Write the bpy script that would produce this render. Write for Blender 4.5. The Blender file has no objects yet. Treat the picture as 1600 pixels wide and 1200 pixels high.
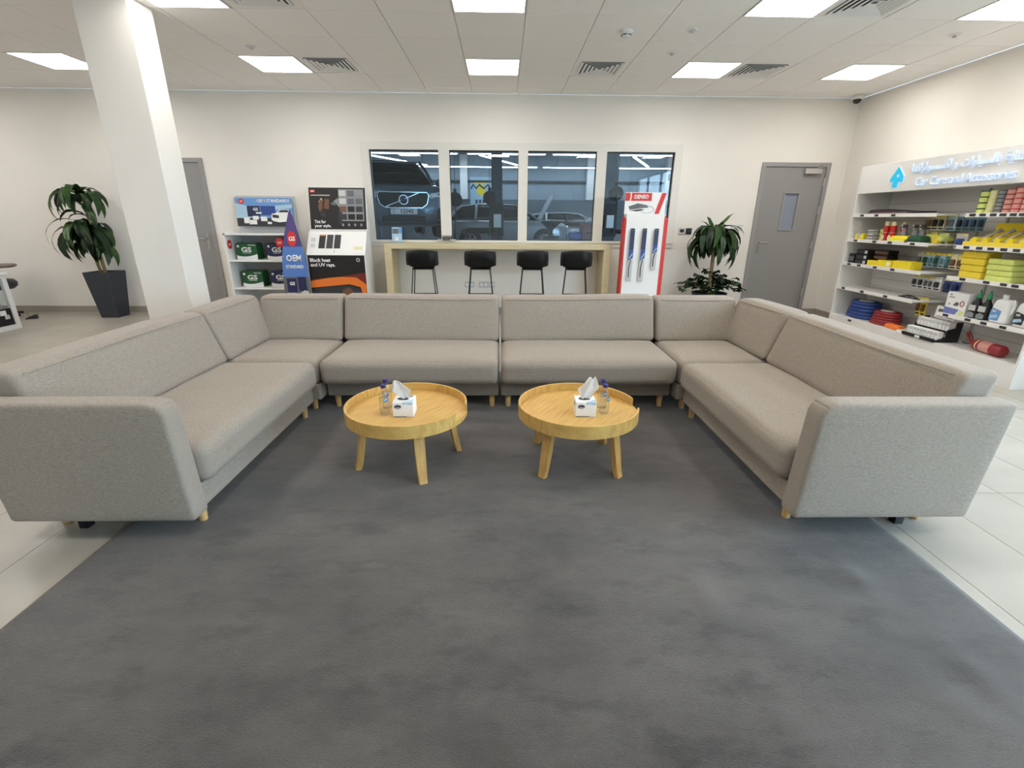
import bpy, bmesh, math, random
from mathutils import Matrix, Vector, noise
PI = math.pi
rnd = random.Random(7)
scene = bpy.context.scene
C = scene.collection

# ------------------------------------------------------------------ camera
F = Vector((0.01974394, 0.94411647, -0.32902017))
RT = Vector((0.99980492, -0.0184673, 0.00700509))
UP = Vector((-0.000537504, 0.329094291, 0.944296912))
cam = bpy.data.cameras.new('camera')
cam.lens = 16.643
cam.sensor_width = 36.0
cam.clip_start = 0.05
camo = bpy.data.objects.new('camera', cam)
C.objects.link(camo)
camo.matrix_world = Matrix(((RT.x, UP.x, -F.x, 0.41), (RT.y, UP.y, -F.y, 0.0), (RT.z, UP.z, -F.z, 1.393), (0, 0, 0, 1)))
scene.camera = camo

# ------------------------------------------------------------------ world, exposure
PANEL_STRENGTH = 11.0
DAYLIGHT = 8.2
WORKSHOP_STRIP = 26.0
world = bpy.data.worlds.new('daylight')
scene.world = world
world.use_nodes = True
bg = world.node_tree.nodes['Background']
bg.inputs[0].default_value = (0.60, 0.81, 1.0, 1)
bg.inputs[1].default_value = DAYLIGHT
scene.view_settings.view_transform = 'Standard'
scene.view_settings.look = 'None'
scene.view_settings.gamma = 1.0
scene.view_settings.use_curve_mapping = False
scene.view_settings.exposure = 0.42
scene.cycles.use_denoising = True
scene.cycles.max_bounces = 7
scene.cycles.diffuse_bounces = 4
scene.cycles.adaptive_threshold = 0.02
scene.cycles.transparent_max_bounces = 24
scene.cycles.caustics_reflective = False
scene.cycles.caustics_refractive = False
scene.cycles.sample_clamp_indirect = 6.0

# ------------------------------------------------------------------ materials
MATS = {}


def srgb(r, g, b):
    f = lambda c: (c / 255 / 12.92) if c / 255 <= 0.04045 else ((c / 255 + 0.055) / 1.055) ** 2.4
    return (f(r), f(g), f(b), 1)


def mat(name, col, rough=0.6, metal=0.0, var=None, vscale=8.0, stretch=(1, 1, 1), bump=0.0, bscale=200.0,
        bstretch=(1, 1, 1), sheen=0.0, coat=0.0, emit=None, estr=1.0, spec=None, detail=4.0):
    if name in MATS:
        return MATS[name]
    m = bpy.data.materials.new(name)
    m.use_nodes = True
    nt = m.node_tree
    N, L = nt.nodes, nt.links
    b = N['Principled BSDF']
    b.inputs['Base Color'].default_value = col
    b.inputs['Roughness'].default_value = rough
    b.inputs['Metallic'].default_value = metal
    if spec is not None:
        b.inputs['Specular IOR Level'].default_value = spec
    if sheen:
        b.inputs['Sheen Weight'].default_value = sheen
        b.inputs['Sheen Roughness'].default_value = 0.4
    if coat:
        b.inputs['Coat Weight'].default_value = coat
    if emit:
        b.inputs['Emission Color'].default_value = emit
        b.inputs['Emission Strength'].default_value = estr
    tc = None
    if var or bump:
        tc = N.new('ShaderNodeTexCoord')
    if var:
        mp = N.new('ShaderNodeMapping')
        mp.inputs['Scale'].default_value = stretch
        L.new(tc.outputs['Object'], mp.inputs[0])
        nz = N.new('ShaderNodeTexNoise')
        nz.inputs['Scale'].default_value = vscale
        nz.inputs['Detail'].default_value = detail
        L.new(mp.outputs[0], nz.inputs['Vector'])
        cr = N.new('ShaderNodeValToRGB')
        cr.color_ramp.elements[0].position = 0.32
        cr.color_ramp.elements[1].position = 0.68
        cr.color_ramp.elements[0].color = var
        cr.color_ramp.elements[1].color = col
        L.new(nz.outputs[0], cr.inputs[0])
        L.new(cr.outputs[0], b.inputs['Base Color'])
    if bump:
        mp2 = N.new('ShaderNodeMapping')
        mp2.inputs['Scale'].default_value = bstretch
        L.new(tc.outputs['Object'], mp2.inputs[0])
        nb = N.new('ShaderNodeTexNoise')
        nb.inputs['Scale'].default_value = bscale
        nb.inputs['Detail'].default_value = 3
        L.new(mp2.outputs[0], nb.inputs['Vector'])
        bp = N.new('ShaderNodeBump')
        bp.inputs['Strength'].default_value = bump
        bp.inputs['Distance'].default_value = 0.004
        L.new(nb.outputs[0], bp.inputs['Height'])
        L.new(bp.outputs[0], b.inputs['Normal'])
    MATS[name] = m
    return m


def glass_mat(name, tint, ior=1.45, boost=1.0):
    m = bpy.data.materials.new(name)
    m.use_nodes = True
    nt = m.node_tree
    N, L = nt.nodes, nt.links
    N.remove(N['Principled BSDF'])
    out = N['Material Output']
    tr = N.new('ShaderNodeBsdfTransparent')
    tr.inputs[0].default_value = tint
    gl = N.new('ShaderNodeBsdfGlossy')
    gl.inputs['Roughness'].default_value = 0.0
    lw = N.new('ShaderNodeLayerWeight')
    lw.inputs[0].default_value = 0.5
    pw_ = N.new('ShaderNodeMath')
    pw_.operation = 'POWER'
    pw_.inputs[1].default_value = 4.0
    L.new(lw.outputs['Facing'], pw_.inputs[0])
    mx = N.new('ShaderNodeMixShader')
    mu = N.new('ShaderNodeMath')
    mu.operation = 'MULTIPLY_ADD'
    mu.inputs[1].default_value = 0.8
    mu.inputs[2].default_value = 0.04 * boost * (ior - 1) / 0.45
    mu.use_clamp = True
    L.new(pw_.outputs[0], mu.inputs[0])
    L.new(mu.outputs[0], mx.inputs[0])
    L.new(tr.outputs[0], mx.inputs[1])
    L.new(gl.outputs[0], mx.inputs[2])
    L.new(mx.outputs[0], out.inputs[0])
    MATS[name] = m
    return m


def emis(name, col, s):
    m = mat(name, (0.9, 0.9, 0.9, 1), 0.5, emit=col, estr=s)
    return m


M = dict(
    wall=mat('wall_paint', srgb(235, 230, 222), 0.75, var=srgb(231, 226, 218), vscale=1.5, bump=0.03, bscale=300),
    tile=mat('ceiling_tile_white', srgb(249, 246, 243), 0.85, bump=0.05, bscale=400),
    gridc=mat('ceiling_grid', srgb(206, 201, 194), 0.7),
    floor=mat('porcelain_tile', srgb(174, 167, 155), 0.3, var=srgb(162, 155, 143), vscale=1.2, stretch=(1, 3, 1), spec=0.45),
    grout=mat('grout', srgb(118, 113, 105), 0.8),
    rug=None,
    fabric=mat('sofa_fabric', srgb(160, 148, 135), 0.92, var=srgb(137, 126, 114), vscale=260, stretch=(0.3, 1.2, 1.2),
               bump=0.15, bscale=700, sheen=0.15, detail=2.0),
    fabarm=mat('sofa_fabric_arm', srgb(160, 148, 135), 0.92, var=srgb(137, 126, 114), vscale=260, stretch=(1.2, 0.3, 1.2), bump=0.15, bscale=700, sheen=0.15, detail=2.0),
    oak=mat('oak_veneer', srgb(214, 174, 100), 0.42, var=srgb(190, 148, 78), vscale=5, stretch=(1.2, 14, 3), bump=0.03, bscale=80,
            bstretch=(1, 12, 1)),
    oakleg=mat('oak_leg', srgb(208, 166, 98), 0.45, var=srgb(188, 144, 78), vscale=7, stretch=(9, 9, 0.8)),
    beech=mat('beech_leg', srgb(202, 162, 104), 0.5),
    ply=mat('counter_oak', srgb(212, 198, 160), 0.5, var=srgb(200, 185, 146), vscale=5, stretch=(1, 8, 8)),
    black=mat('black_plastic', srgb(22, 22, 24), 0.45),
    blackm=mat('black_metal', srgb(18, 18, 20), 0.4),
    dark=mat('dark_grey', srgb(48, 50, 54), 0.5),
    white=mat('white_laminate', srgb(232, 230, 226), 0.45),
    whitep=mat('white_powder_coat', srgb(228, 228, 226), 0.4),
    frame=mat('window_frame_white', srgb(222, 218, 210), 0.4),
    gasket=mat('gasket', srgb(30, 34, 38), 0.6),
    door=mat('door_grey', srgb(144, 142, 141), 0.5),
    doorf=mat('door_frame_grey', srgb(150, 147, 146), 0.5),
    steel=mat('brushed_steel', srgb(190, 188, 184), 0.3, 0.9),
    silver=mat('silver_paint', srgb(186, 182, 176), 0.4, 0.3),
    base=mat('skirting', srgb(160, 150, 138), 0.5),
    leaf=mat('leaf_green', srgb(74, 110, 54), 0.38, var=srgb(40, 72, 34), vscale=9, stretch=(1, 1, 1)),
    leafd=mat('leaf_dark', srgb(48, 76, 44), 0.38, var=srgb(28, 50, 30), vscale=9),
    leafy=mat('leaf_stripe', srgb(120, 148, 74), 0.4, var=srgb(60, 92, 44), vscale=12),
    trunk=mat('cane_trunk', srgb(182, 158, 112), 0.8, var=srgb(150, 126, 84), vscale=30, stretch=(1, 1, 0.4)),
    pot=mat('charcoal_pot', srgb(48, 52, 60), 0.5),
    soil=mat('soil', srgb(50, 40, 32), 0.95, bump=0.5, bscale=60),
    yellow=mat('yellow', srgb(238, 214, 40), 0.6),
    yellow2=mat('deep_yellow', srgb(236, 208, 62), 0.75, bump=0.1, bscale=120),
    lime=mat('lime', srgb(214, 222, 124), 0.75, bump=0.1, bscale=120),
    red=mat('red', srgb(206, 44, 36), 0.45),
    redd=mat('deep_red', srgb(150, 44, 50), 0.4),
    orange=mat('orange', srgb(246, 128, 52), 0.5),
    blue=mat('blue', srgb(44, 72, 140), 0.5),
    navy=mat('navy', srgb(34, 38, 78), 0.4),
    skyb=mat('print_sky_blue', srgb(104, 150, 206), 0.4),
    cyan=None,
    green=mat('print_green', srgb(24, 84, 44), 0.4),
    greenc=mat('green_cap', srgb(44, 150, 96), 0.4),
    paper=mat('paper_white', srgb(236, 236, 234), 0.7),
    grey=mat('print_grey', srgb(140, 142, 144), 0.5),
    lgrey=mat('print_light_grey', srgb(196, 196, 194), 0.5),
    mgrey=mat('print_mid_grey', srgb(98, 100, 104), 0.5),
    brown=mat('print_brown', srgb(112, 78, 56), 0.5),
    pink=mat('pink', srgb(212, 152, 140), 0.5),
    cream=mat('cream', srgb(226, 214, 170), 0.6),
    teal=mat('print_teal', srgb(86, 126, 134), 0.5),
    pblue=mat('print_pale_blue', srgb(170, 200, 220), 0.5),
    purple=mat('dark_purple_cloth', srgb(66, 52, 60), 0.9),
    capblue=mat('bottle_cap_blue', srgb(48, 44, 110), 0.4),
    dgreen=mat('dark_green_cloth', srgb(34, 78, 52), 0.8),
    chrome=mat('chrome', srgb(210, 214, 218), 0.15, 1.0),
    tyre=mat('tyre', srgb(22, 22, 22), 0.8),
    carg=mat('car_paint_graphite', srgb(98, 112, 124), 0.3, 0.3, coat=0.6),
    carg2=mat('car_paint_grey', srgb(160, 168, 176), 0.3, 0.4, coat=0.6),
    carw=mat('car_paint_silver', srgb(180, 186, 192), 0.35, 0.2, coat=0.5),
    cglass=mat('car_glass', srgb(22, 27, 34), 0.12),
    lens=mat('headlamp_lens', srgb(196, 208, 220), 0.08, coat=0.8),
    clad=mat('cladding', srgb(150, 164, 174), 0.6),
    cladd=mat('lower_wall_grey', srgb(92, 104, 114), 0.6),
    wfloor=mat('workshop_floor', srgb(110, 118, 124), 0.25),
    wceil=mat('workshop_ceiling', srgb(60, 68, 78), 0.8),
    post=mat('lift_post_blue_grey', srgb(58, 68, 80), 0.45),
    redcab=mat('cabinet_red', srgb(132, 30, 32), 0.4),
    panel=emis('light_panel', (1.0, 0.965, 0.92, 1), PANEL_STRENGTH),
    strip=emis('workshop_strip', (0.86, 0.93, 1.0, 1), WORKSHOP_STRIP),
    signw=mat('sign_letter_lit', srgb(170, 186, 210), 0.5, emit=(0.66, 0.8, 1.0, 1), estr=0.38),
    signc=mat('sign_logo_cyan', srgb(30, 180, 220), 0.4, emit=srgb(30, 190, 230), estr=0.25),
    glass=glass_mat('window_glass', (0.80, 0.88, 0.93, 1), 1.5, 1.3),
    glassr=glass_mat('shopfront_glass', (0.96, 0.98, 0.99, 1), 1.4),
    pet=glass_mat('clear_plastic', (0.96, 0.97, 0.98, 1), 1.3, 1.6),
    water=glass_mat('water', (0.97, 0.98, 0.99, 1), 1.15, 1.0),
    acrylic=glass_mat('acrylic', (0.9, 0.95, 0.98, 1), 1.45, 1.5),
)


def make_rug_mat():
    m = bpy.data.materials.new('rug_pile')
    m.use_nodes = True
    nt = m.node_tree
    N, L = nt.nodes, nt.links
    b = N['Principled BSDF']
    b.inputs['Roughness'].default_value = 0.95
    b.inputs['Specular IOR Level'].default_value = 0.1
    b.inputs['Sheen Weight'].default_value = 0.35
    b.inputs['Sheen Roughness'].default_value = 0.5
    tc = N.new('ShaderNodeTexCoord')
    n1 = N.new('ShaderNodeTexNoise')
    n1.inputs['Scale'].default_value = 1.6
    n1.inputs['Detail'].default_value = 6
    n1.inputs['Roughness'].default_value = 0.65
    mp = N.new('ShaderNodeMapping')
    mp.inputs['Scale'].default_value = (0.8, 1.3, 1)
    L.new(tc.outputs['Object'], mp.inputs[0])
    L.new(mp.outputs[0], n1.inputs['Vector'])
    cr = N.new('ShaderNodeValToRGB')
    cr.color_ramp.elements[0].position = 0.30
    cr.color_ramp.elements[1].position = 0.62
    cr.color_ramp.elements[0].color = srgb(72, 67, 63)
    cr.color_ramp.elements[1].color = srgb(106, 99, 93)
    L.new(n1.outputs[0], cr.inputs[0])
    n2 = N.new('ShaderNodeTexNoise')
    n2.inputs['Scale'].default_value = 240
    n2.inputs['Detail'].default_value = 2
    L.new(tc.outputs['Object'], n2.inputs['Vector'])
    mx = N.new('ShaderNodeMix')
    mx.data_type = 'RGBA'
    mx.blend_type = 'MULTIPLY'
    mx.inputs[0].default_value = 0.45
    n3 = N.new('ShaderNodeTexNoise')
    n3.inputs['Scale'].default_value = 5.0
    n3.inputs['Detail'].default_value = 5
    n3.inputs['Roughness'].default_value = 0.7
    mp3 = N.new('ShaderNodeMapping')
    mp3.inputs['Scale'].default_value = (0.7, 1.6, 1)
    mp3.inputs['Location'].default_value = (3.1, 1.7, 0)
    L.new(tc.outputs['Object'], mp3.inputs[0])
    L.new(mp3.outputs[0], n3.inputs['Vector'])
    c3 = N.new('ShaderNodeValToRGB')
    c3.color_ramp.elements[0].position = 0.30
    c3.color_ramp.elements[1].position = 0.48
    c3.color_ramp.elements[0].color = (0.62, 0.62, 0.62, 1)
    c3.color_ramp.elements[1].color = (1, 1, 1, 1)
    L.new(n3.outputs[0], c3.inputs[0])
    m3 = N.new('ShaderNodeMix')
    m3.data_type = 'RGBA'
    m3.blend_type = 'MULTIPLY'
    m3.inputs[0].default_value = 1.0
    L.new(cr.outputs[0], m3.inputs[6])
    L.new(c3.outputs[0], m3.inputs[7])
    L.new(m3.outputs[2], mx.inputs[6])
    L.new(n2.outputs[0], mx.inputs[7])
    L.new(mx.outputs[2], b.inputs['Base Color'])
    bp = N.new('ShaderNodeBump')
    bp.inputs['Strength'].default_value = 0.6
    bp.inputs['Distance'].default_value = 0.005
    L.new(n2.outputs[0], bp.inputs['Height'])
    L.new(bp.outputs[0], b.inputs['Normal'])
    return m


M['rug'] = make_rug_mat()

# ------------------------------------------------------------------ object helpers


def link(name, data, parent=None, loc=(0, 0, 0), rot=(0, 0, 0)):
    o = bpy.data.objects.new(name, data)
    C.objects.link(o)
    o.parent = parent
    o.location = loc
    o.rotation_euler = rot
    return o


def tag(o, label=None, cat=None, group=None, kind=None):
    if label:
        o['label'] = label
    if cat:
        o['category'] = cat
    if group:
        o['group'] = group
    if kind:
        o['kind'] = kind
    return o


def thing(name, label, cat, loc=(0, 0, 0), rz=0.0, group=None):
    return tag(link(name, None, None, loc, (0, 0, rz)), label, cat, group)


def struct(name, me, m, parent=None, loc=(0, 0, 0), rot=(0, 0, 0)):
    o = part(name, me, m, parent, loc, rot)
    if parent is None:
        o['kind'] = 'structure'
    return o


def mesh_of(bm, name='mesh', smooth=False):
    me = bpy.data.meshes.new(name)
    bmesh.ops.recalc_face_normals(bm, faces=bm.faces)
    bm.to_mesh(me)
    bm.free()
    if smooth:
        for p in me.polygons:
            p.use_smooth = True
    return me


def part(name, me, m, parent=None, loc=(0, 0, 0), rot=(0, 0, 0), smooth=False, label=None):
    """me is a bmesh or a mesh"""
    if isinstance(me, bmesh.types.BMesh):
        me = mesh_of(me, name, smooth)
    o = link(name, me, parent, loc, rot)
    if m is not None and not me.materials:
        me.materials.append(m)
    if label:
        o['label'] = label
    return o


def copy_tree(o, parent=None):
    c = o.copy()
    C.objects.link(c)
    c.parent = parent
    for ch in list(o.children):
        copy_tree(ch, c)
    return c


def box(x0, x1, y0, y1, z0, z1, bm=None, bev=0.0, seg=2):
    own = bm is None
    if own:
        bm = bmesh.new()
    vs = [bm.verts.new((x, y, z)) for x in (x0, x1) for y in (y0, y1) for z in (z0, z1)]
    fs = []
    for f in ((0, 1, 3, 2), (4, 6, 7, 5), (0, 4, 5, 1), (2, 3, 7, 6), (0, 2, 6, 4), (1, 5, 7, 3)):
        fs.append(bm.faces.new([vs[i] for i in f]))
    if bev:
        es = set()
        for f in fs:
            es.update(f.edges)
        bmesh.ops.bevel(bm, geom=list(es), offset=bev, segments=seg, affect='EDGES', profile=0.5)
    return bm


def cbox(cx, cy, cz, sx, sy, sz, bm=None, bev=0.0, seg=2):
    return box(cx - sx / 2, cx + sx / 2, cy - sy / 2, cy + sy / 2, cz - sz / 2, cz + sz / 2, bm, bev, seg)


def lathe(prof, n=24, bm=None, ox=0, oy=0, oz=0, cap=True):
    if bm is None:
        bm = bmesh.new()
    rings = []
    for r, z in prof:
        rings.append([bm.verts.new((ox + r * math.cos(2 * PI * k / n), oy + r * math.sin(2 * PI * k / n), oz + z)) for k in range(n)])
    for a, b in zip(rings, rings[1:]):
        for k in range(n):
            bm.faces.new((a[k], a[(k + 1) % n], b[(k + 1) % n], b[k]))
    if cap:
        bm.faces.new(rings[0][::-1])
        bm.faces.new(rings[-1])
    return bm


def tube(path, r, n=8, bm=None, closed=False):
    if bm is None:
        bm = bmesh.new()
    P = [Vector(p) for p in path]
    rings = []
    N = len(P)
    rr = r if isinstance(r, (list, tuple)) else [r] * N
    prev = None
    for i, p in enumerate(P):
        if closed:
            d = (P[(i + 1) % N] - P[i - 1]).normalized()
        else:
            d = (P[min(i + 1, N - 1)] - P[max(i - 1, 0)]).normalized()
        up = Vector((0, 0, 1)) if abs(d.z) < 0.95 else Vector((1, 0, 0))
        if prev is not None:
            a = (prev - d * prev.dot(d))
            a = a.normalized() if a.length > 1e-5 else d.cross(up).normalized()
        else:
            a = d.cross(up).normalized()
        prev = a
        b = d.cross(a)
        rings.append([bm.verts.new(p + rr[i] * (a * math.cos(2 * PI * k / n) + b * math.sin(2 * PI * k / n))) for k in range(n)])
    m = N if closed else N - 1
    for i in range(m):
        a, b = rings[i], rings[(i + 1) % N]
        for k in range(n):
            bm.faces.new((a[k], a[(k + 1) % n], b[(k + 1) % n], b[k]))
    if not closed:
        bm.faces.new(rings[0][::-1])
        bm.faces.new(rings[-1])
    return bm


def prism(pts, t, bm=None, z0=0.0):
    """2D outline in local XY, from z0 to z0+t"""
    if bm is None:
        bm = bmesh.new()
    a = [bm.verts.new((x, y, z0)) for x, y in pts]
    b = [bm.verts.new((x, y, z0 + t)) for x, y in pts]
    bm.faces.new(a[::-1])
    bm.faces.new(b)
    n = len(pts)
    for i in range(n):
        bm.faces.new((a[i], a[(i + 1) % n], b[(i + 1) % n], b[i]))
    return bm


def circ(cx, cy, rx, ry=None, n=24, a0=0, a1=2 * PI):
    ry = ry or rx
    full = abs(a1 - a0 - 2 * PI) < 1e-6
    k = n if full else n + 1
    return [(cx + rx * math.cos(a0 + (a1 - a0) * i / n), cy + ry * math.sin(a0 + (a1 - a0) * i / n)) for i in range(k)]


FACE_CAM = (PI / 2, 0, 0)            # a print whose front looks towards -Y
FACE_MX = (PI / 2, 0, -PI / 2)       # a print whose front looks towards -X
FACE_PX = (PI / 2, 0, PI / 2)


def decal(name, pts, m, parent, loc=(0, 0, 0.0005), rot=(0, 0, 0), t=0.001, label=None):
    return part(name, prism(pts, t), m, parent, loc, rot, label=label)


def rect(x0, x1, y0, y1):
    return [(x0, y0), (x1, y0), (x1, y1), (x0, y1)]


def board(name, w, h, t, m, parent, loc, rot=FACE_CAM):
    """flat board; its front face is local z=0, sub-parts sit on it"""
    return part(name, cbox(0, 0, -t / 2, w, h, t), m, parent, loc, rot)


_txt = {}


def text_mesh(body, w, h, ext=0.001, bold=0.0, shear=0.0, align='CENTER', space=1.0):
    key = (body, w, h, ext, bold, shear, align)
    if key in _txt:
        return _txt[key]
    cu = bpy.data.curves.new('txt', 'FONT')
    cu.body = body
    cu.offset = bold
    cu.shear = shear
    cu.align_x = align
    cu.space_line = space
    cu.resolution_u = 2
    o = bpy.data.objects.new('txt', cu)
    C.objects.link(o)
    bpy.context.view_layer.update()
    me = bpy.data.meshes.new_from_object(o.evaluated_get(bpy.context.evaluated_depsgraph_get()))
    bpy.data.objects.remove(o)
    bpy.data.curves.remove(cu)
    xs = [v.co.x for v in me.vertices]
    ys = [v.co.y for v in me.vertices]
    cx, cy = (min(xs) + max(xs)) / 2, (min(ys) + max(ys)) / 2
    sx = w / (max(xs) - min(xs))
    sy = h / (max(ys) - min(ys)) if h else sx
    for v in me.vertices:
        v.co.x = (v.co.x - cx) * sx
        v.co.y = (v.co.y - cy) * sy
    me.materials.clear()
    bm = bmesh.new()
    bm.from_mesh(me)
    r = bmesh.ops.extrude_face_region(bm, geom=list(bm.faces))
    bmesh.ops.translate(bm, verts=[g for g in r['geom'] if isinstance(g, bmesh.types.BMVert)], vec=(0, 0, ext))
    bmesh.ops.recalc_face_normals(bm, faces=bm.faces)
    bm.to_mesh(me)
    bm.free()
    _txt[key] = me
    return me


def lettering(body, w, h, m, parent, loc, rot=(0, 0, 0), **k):
    me = text_mesh(body, w, h, **k)
    o = link('lettering', me if not me.materials else me.copy(), parent, loc, rot)
    o.data.materials.clear()
    o.data.materials.append(m)
    return o


def words(body, w, h, m, parent, loc, rot, gap, **k):
    """one lettering part per word of a line"""
    me = text_mesh(body, w, h, **k)
    bm = bmesh.new()
    bm.from_mesh(me)
    seen, isl = set(), []
    for v in bm.verts:
        if v in seen:
            continue
        st, comp = [v], []
        seen.add(v)
        while st:
            a = st.pop()
            comp.append(a.index)
            for e in a.link_edges:
                b = e.other_vert(a)
                if b not in seen:
                    seen.add(b)
                    st.append(b)
        xs = [bm.verts[i].co.x for i in comp] if False else [me.vertices[i].co.x for i in comp]
        isl.append((min(xs), max(xs), comp))
    bm.free()
    isl.sort()
    groups, right = [], -1e9
    for a, b, comp in isl:
        if a - right > gap:
            groups.append(set())
        groups[-1].update(comp)
        right = max(right, b)
    for g in groups:
        b2 = bmesh.new()
        b2.from_mesh(me)
        b2.verts.ensure_lookup_table()
        bmesh.ops.delete(b2, geom=[v for v in b2.verts if v.index not in g], context='VERTS')
        nm = bpy.data.meshes.new('lettering')
        b2.to_mesh(nm)
        b2.free()
        nm.materials.append(m)
        link('lettering', nm, parent, loc, rot)


def soft_axis(s, r, n):
    """sample positions along an axis of length s with rounding radius r"""
    a = [-s / 2 + r * (1 - math.cos(PI / 2 * i / 3)) * 0.999 for i in range(3)]
    inner = [-s / 2 + r + (s - 2 * r) * i / n for i in range(n + 1)]
    return a + inner + [-x for x in a[::-1]]


def softbox(sx, sy, sz, r=0.03, n=8, puff=(0, 0, 0), warp=None, bm=None):
    """pillow-like rounded box centred at the origin (metres)"""
    if bm is None:
        bm = bmesh.new()
    S = (sx, sy, sz)
    r = min(r, min(S) * 0.49)
    A = [soft_axis(S[i], r, n) for i in range(3)]
    cache = {}

    def vert(p):
        key = tuple(round(c, 6) for c in p)
        if key in cache:
            return cache[key]
        q = [max(-S[i] / 2 + r, min(S[i] / 2 - r, p[i])) for i in range(3)]
        d = Vector([p[i] - q[i] for i in range(3)])
        if d.length > 1e-9:
            v = Vector(q) + d.normalized() * r
        else:
            v = Vector(p)
        u = [2 * p[i] / S[i] for i in range(3)]
        for i in range(3):
            if puff[i] and abs(u[i]) > 0.999:
                j, k = (i + 1) % 3, (i + 2) % 3
                v[i] += math.copysign(puff[i] * (1 - u[j] ** 4) * (1 - u[k] ** 4), u[i])
        if warp:
            v = Vector(warp(v))
        cache[key] = bm.verts.new(v)
        return cache[key]
    for i in range(3):
        j, k = (i + 1) % 3, (i + 2) % 3
        for s in (-1, 1):
            for a in range(len(A[j]) - 1):
                for b in range(len(A[k]) - 1):
                    q = []
                    for da, db in ((0, 0), (1, 0), (1, 1), (0, 1)):
                        p = [0, 0, 0]
                        p[i] = s * S[i] / 2
                        p[j] = A[j][a + da]
                        p[k] = A[k][b + db]
                        q.append(vert(p))
                    if len(set(q)) == 4:
                        bm.faces.new(q if s > 0 else q[::-1])
    return bm


ORD = ['first', 'second', 'third', 'fourth', 'fifth', 'sixth', 'seventh', 'eighth', 'ninth', 'tenth']

# ================================================================== THE SETTING
D = 7.377          # inner face of the back wall
XR, XL, YF, H = 5.36, -8.6, -4.6, 3.0
R3 = 6.4966        # a ceiling grid line


def wall_cells(a0, a1, z0, z1, holes, mk):
    A = sorted({a0, a1} | {h[0] for h in holes} | {h[1] for h in holes})
    Z = sorted({z0, z1} | {h[2] for h in holes} | {h[3] for h in holes})
    bm = bmesh.new()
    for i in range(len(A) - 1):
        for j in range(len(Z) - 1):
            ca, cz = (A[i] + A[i + 1]) / 2, (Z[j] + Z[j + 1]) / 2
            if any(h[0] < ca < h[1] and h[2] < cz < h[3] for h in holes):
                continue
            mk(bm, A[i], A[i + 1], Z[j], Z[j + 1])
    bmesh.ops.remove_doubles(bm, verts=bm.verts, dist=1e-5)
    return bm


WIN = (-1.55, 2.955, 1.02, 2.39)
DOOR1 = (4.13, 5.125, 0.0, 2.185)
DOOR2 = (-4.79, -3.80, 0.0, 2.17)
bmw = wall_cells(XL, XR + 0.2, 0, H, [WIN, DOOR1, DOOR2], lambda b, a, c, z, w: box(a, c, D, D + 0.2, z, w, b))
struct('wall_back', bmw, M['wall'])
GL0, GL1 = -4.3, 2.9       # shopfront glazing on the right side (outside the frame)
bmw = wall_cells(YF, D, 0, H, [(GL0, GL1, 0.06, 2.85)], lambda b, a, c, z, w: box(XR, XR + 0.2, a, c, z, w, b))
struct('wall_right', bmw, M['wall'])
struct('wall_left', box(XL - 0.2, XL, YF, D + 0.2, 0, H), M['wall'])
struct('wall_front', box(XL - 0.2, XR + 0.2, YF - 0.2, YF, 0, H), M['wall'])

# shopfront glazing
w2 = struct('window_2', None, None) if False else tag(link('window_2', None), kind='structure')
NP = 5
pw = (GL1 - GL0) / NP
part('frame', box(XR + 0.06, XR + 0.12, GL0, GL1, 0.06, 0.12), M['dark'], w2)
part('frame', box(XR + 0.06, XR + 0.12, GL0, GL1, 2.79, 2.85), M['dark'], w2)
for i in range(NP + 1):
    y = GL0 + pw * i
    part('mullion', box(XR + 0.06, XR + 0.12, max(GL0, y - 0.03), min(GL1, y + 0.03), 0.12, 2.79), M['dark'], w2)
for i in range(NP):
    part('pane', box(XR + 0.085, XR + 0.091, GL0 + pw * i + 0.03, GL0 + pw * (i + 1) - 0.03, 0.12, 2.79), M['glassr'], w2)
struct('ground', box(XR + 0.2, 40, -40, 40, -0.06, -0.02), mat('pavement', srgb(190, 186, 178), 0.8))

# floor: screed + tiles
floor = struct('floor', box(XL, XR, YF, D + 0.2, -0.1, -0.004), M['grout'])
TX, TY = 0.398, 1.2
tile_me = mesh_of(cbox(0, 0, -0.004, TX - 0.003, TY - 0.003, 0.008), 'floor_tile')
tile_me.materials.append(M['floor'])
rest = bmesh.new()
x = 2.32 - TX * 28
ncol = 0
while x < XR:
    y = 2.195 - TY * 6
    while y < D + 0.2:
        x0, x1, y0, y1 = max(x, XL), min(x + TX, XR), max(y, YF), min(y + TY, D + 0.02)
        if x1 > x0 + 0.01 and y1 > y0 + 0.01:
            vis = y1 > 0.9 and x0 > -7.4 and not (x0 > -1.3 and x1 < 2.2 and y1 < 4.4)
            if vis and x1 - x0 > TX - 0.01 and y1 - y0 > TY - 0.01:
                part('floor_tile', tile_me, None, floor, ((x0 + x1) / 2, (y0 + y1) / 2, 0))
            elif vis:
                part('floor_tile', box(x0 + .0015, x1 - .0015, y0 + .0015, y1 - .0015, -0.008, 0), M['floor'], floor)
            else:
                box(x0 + .0015, x1 - .0015, y0 + .0015, y1 - .0015, -0.008, 0, rest)
        y += TY
    x += TX
tag(part('floor_tile', rest, M['floor'], floor), kind='stuff')

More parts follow.
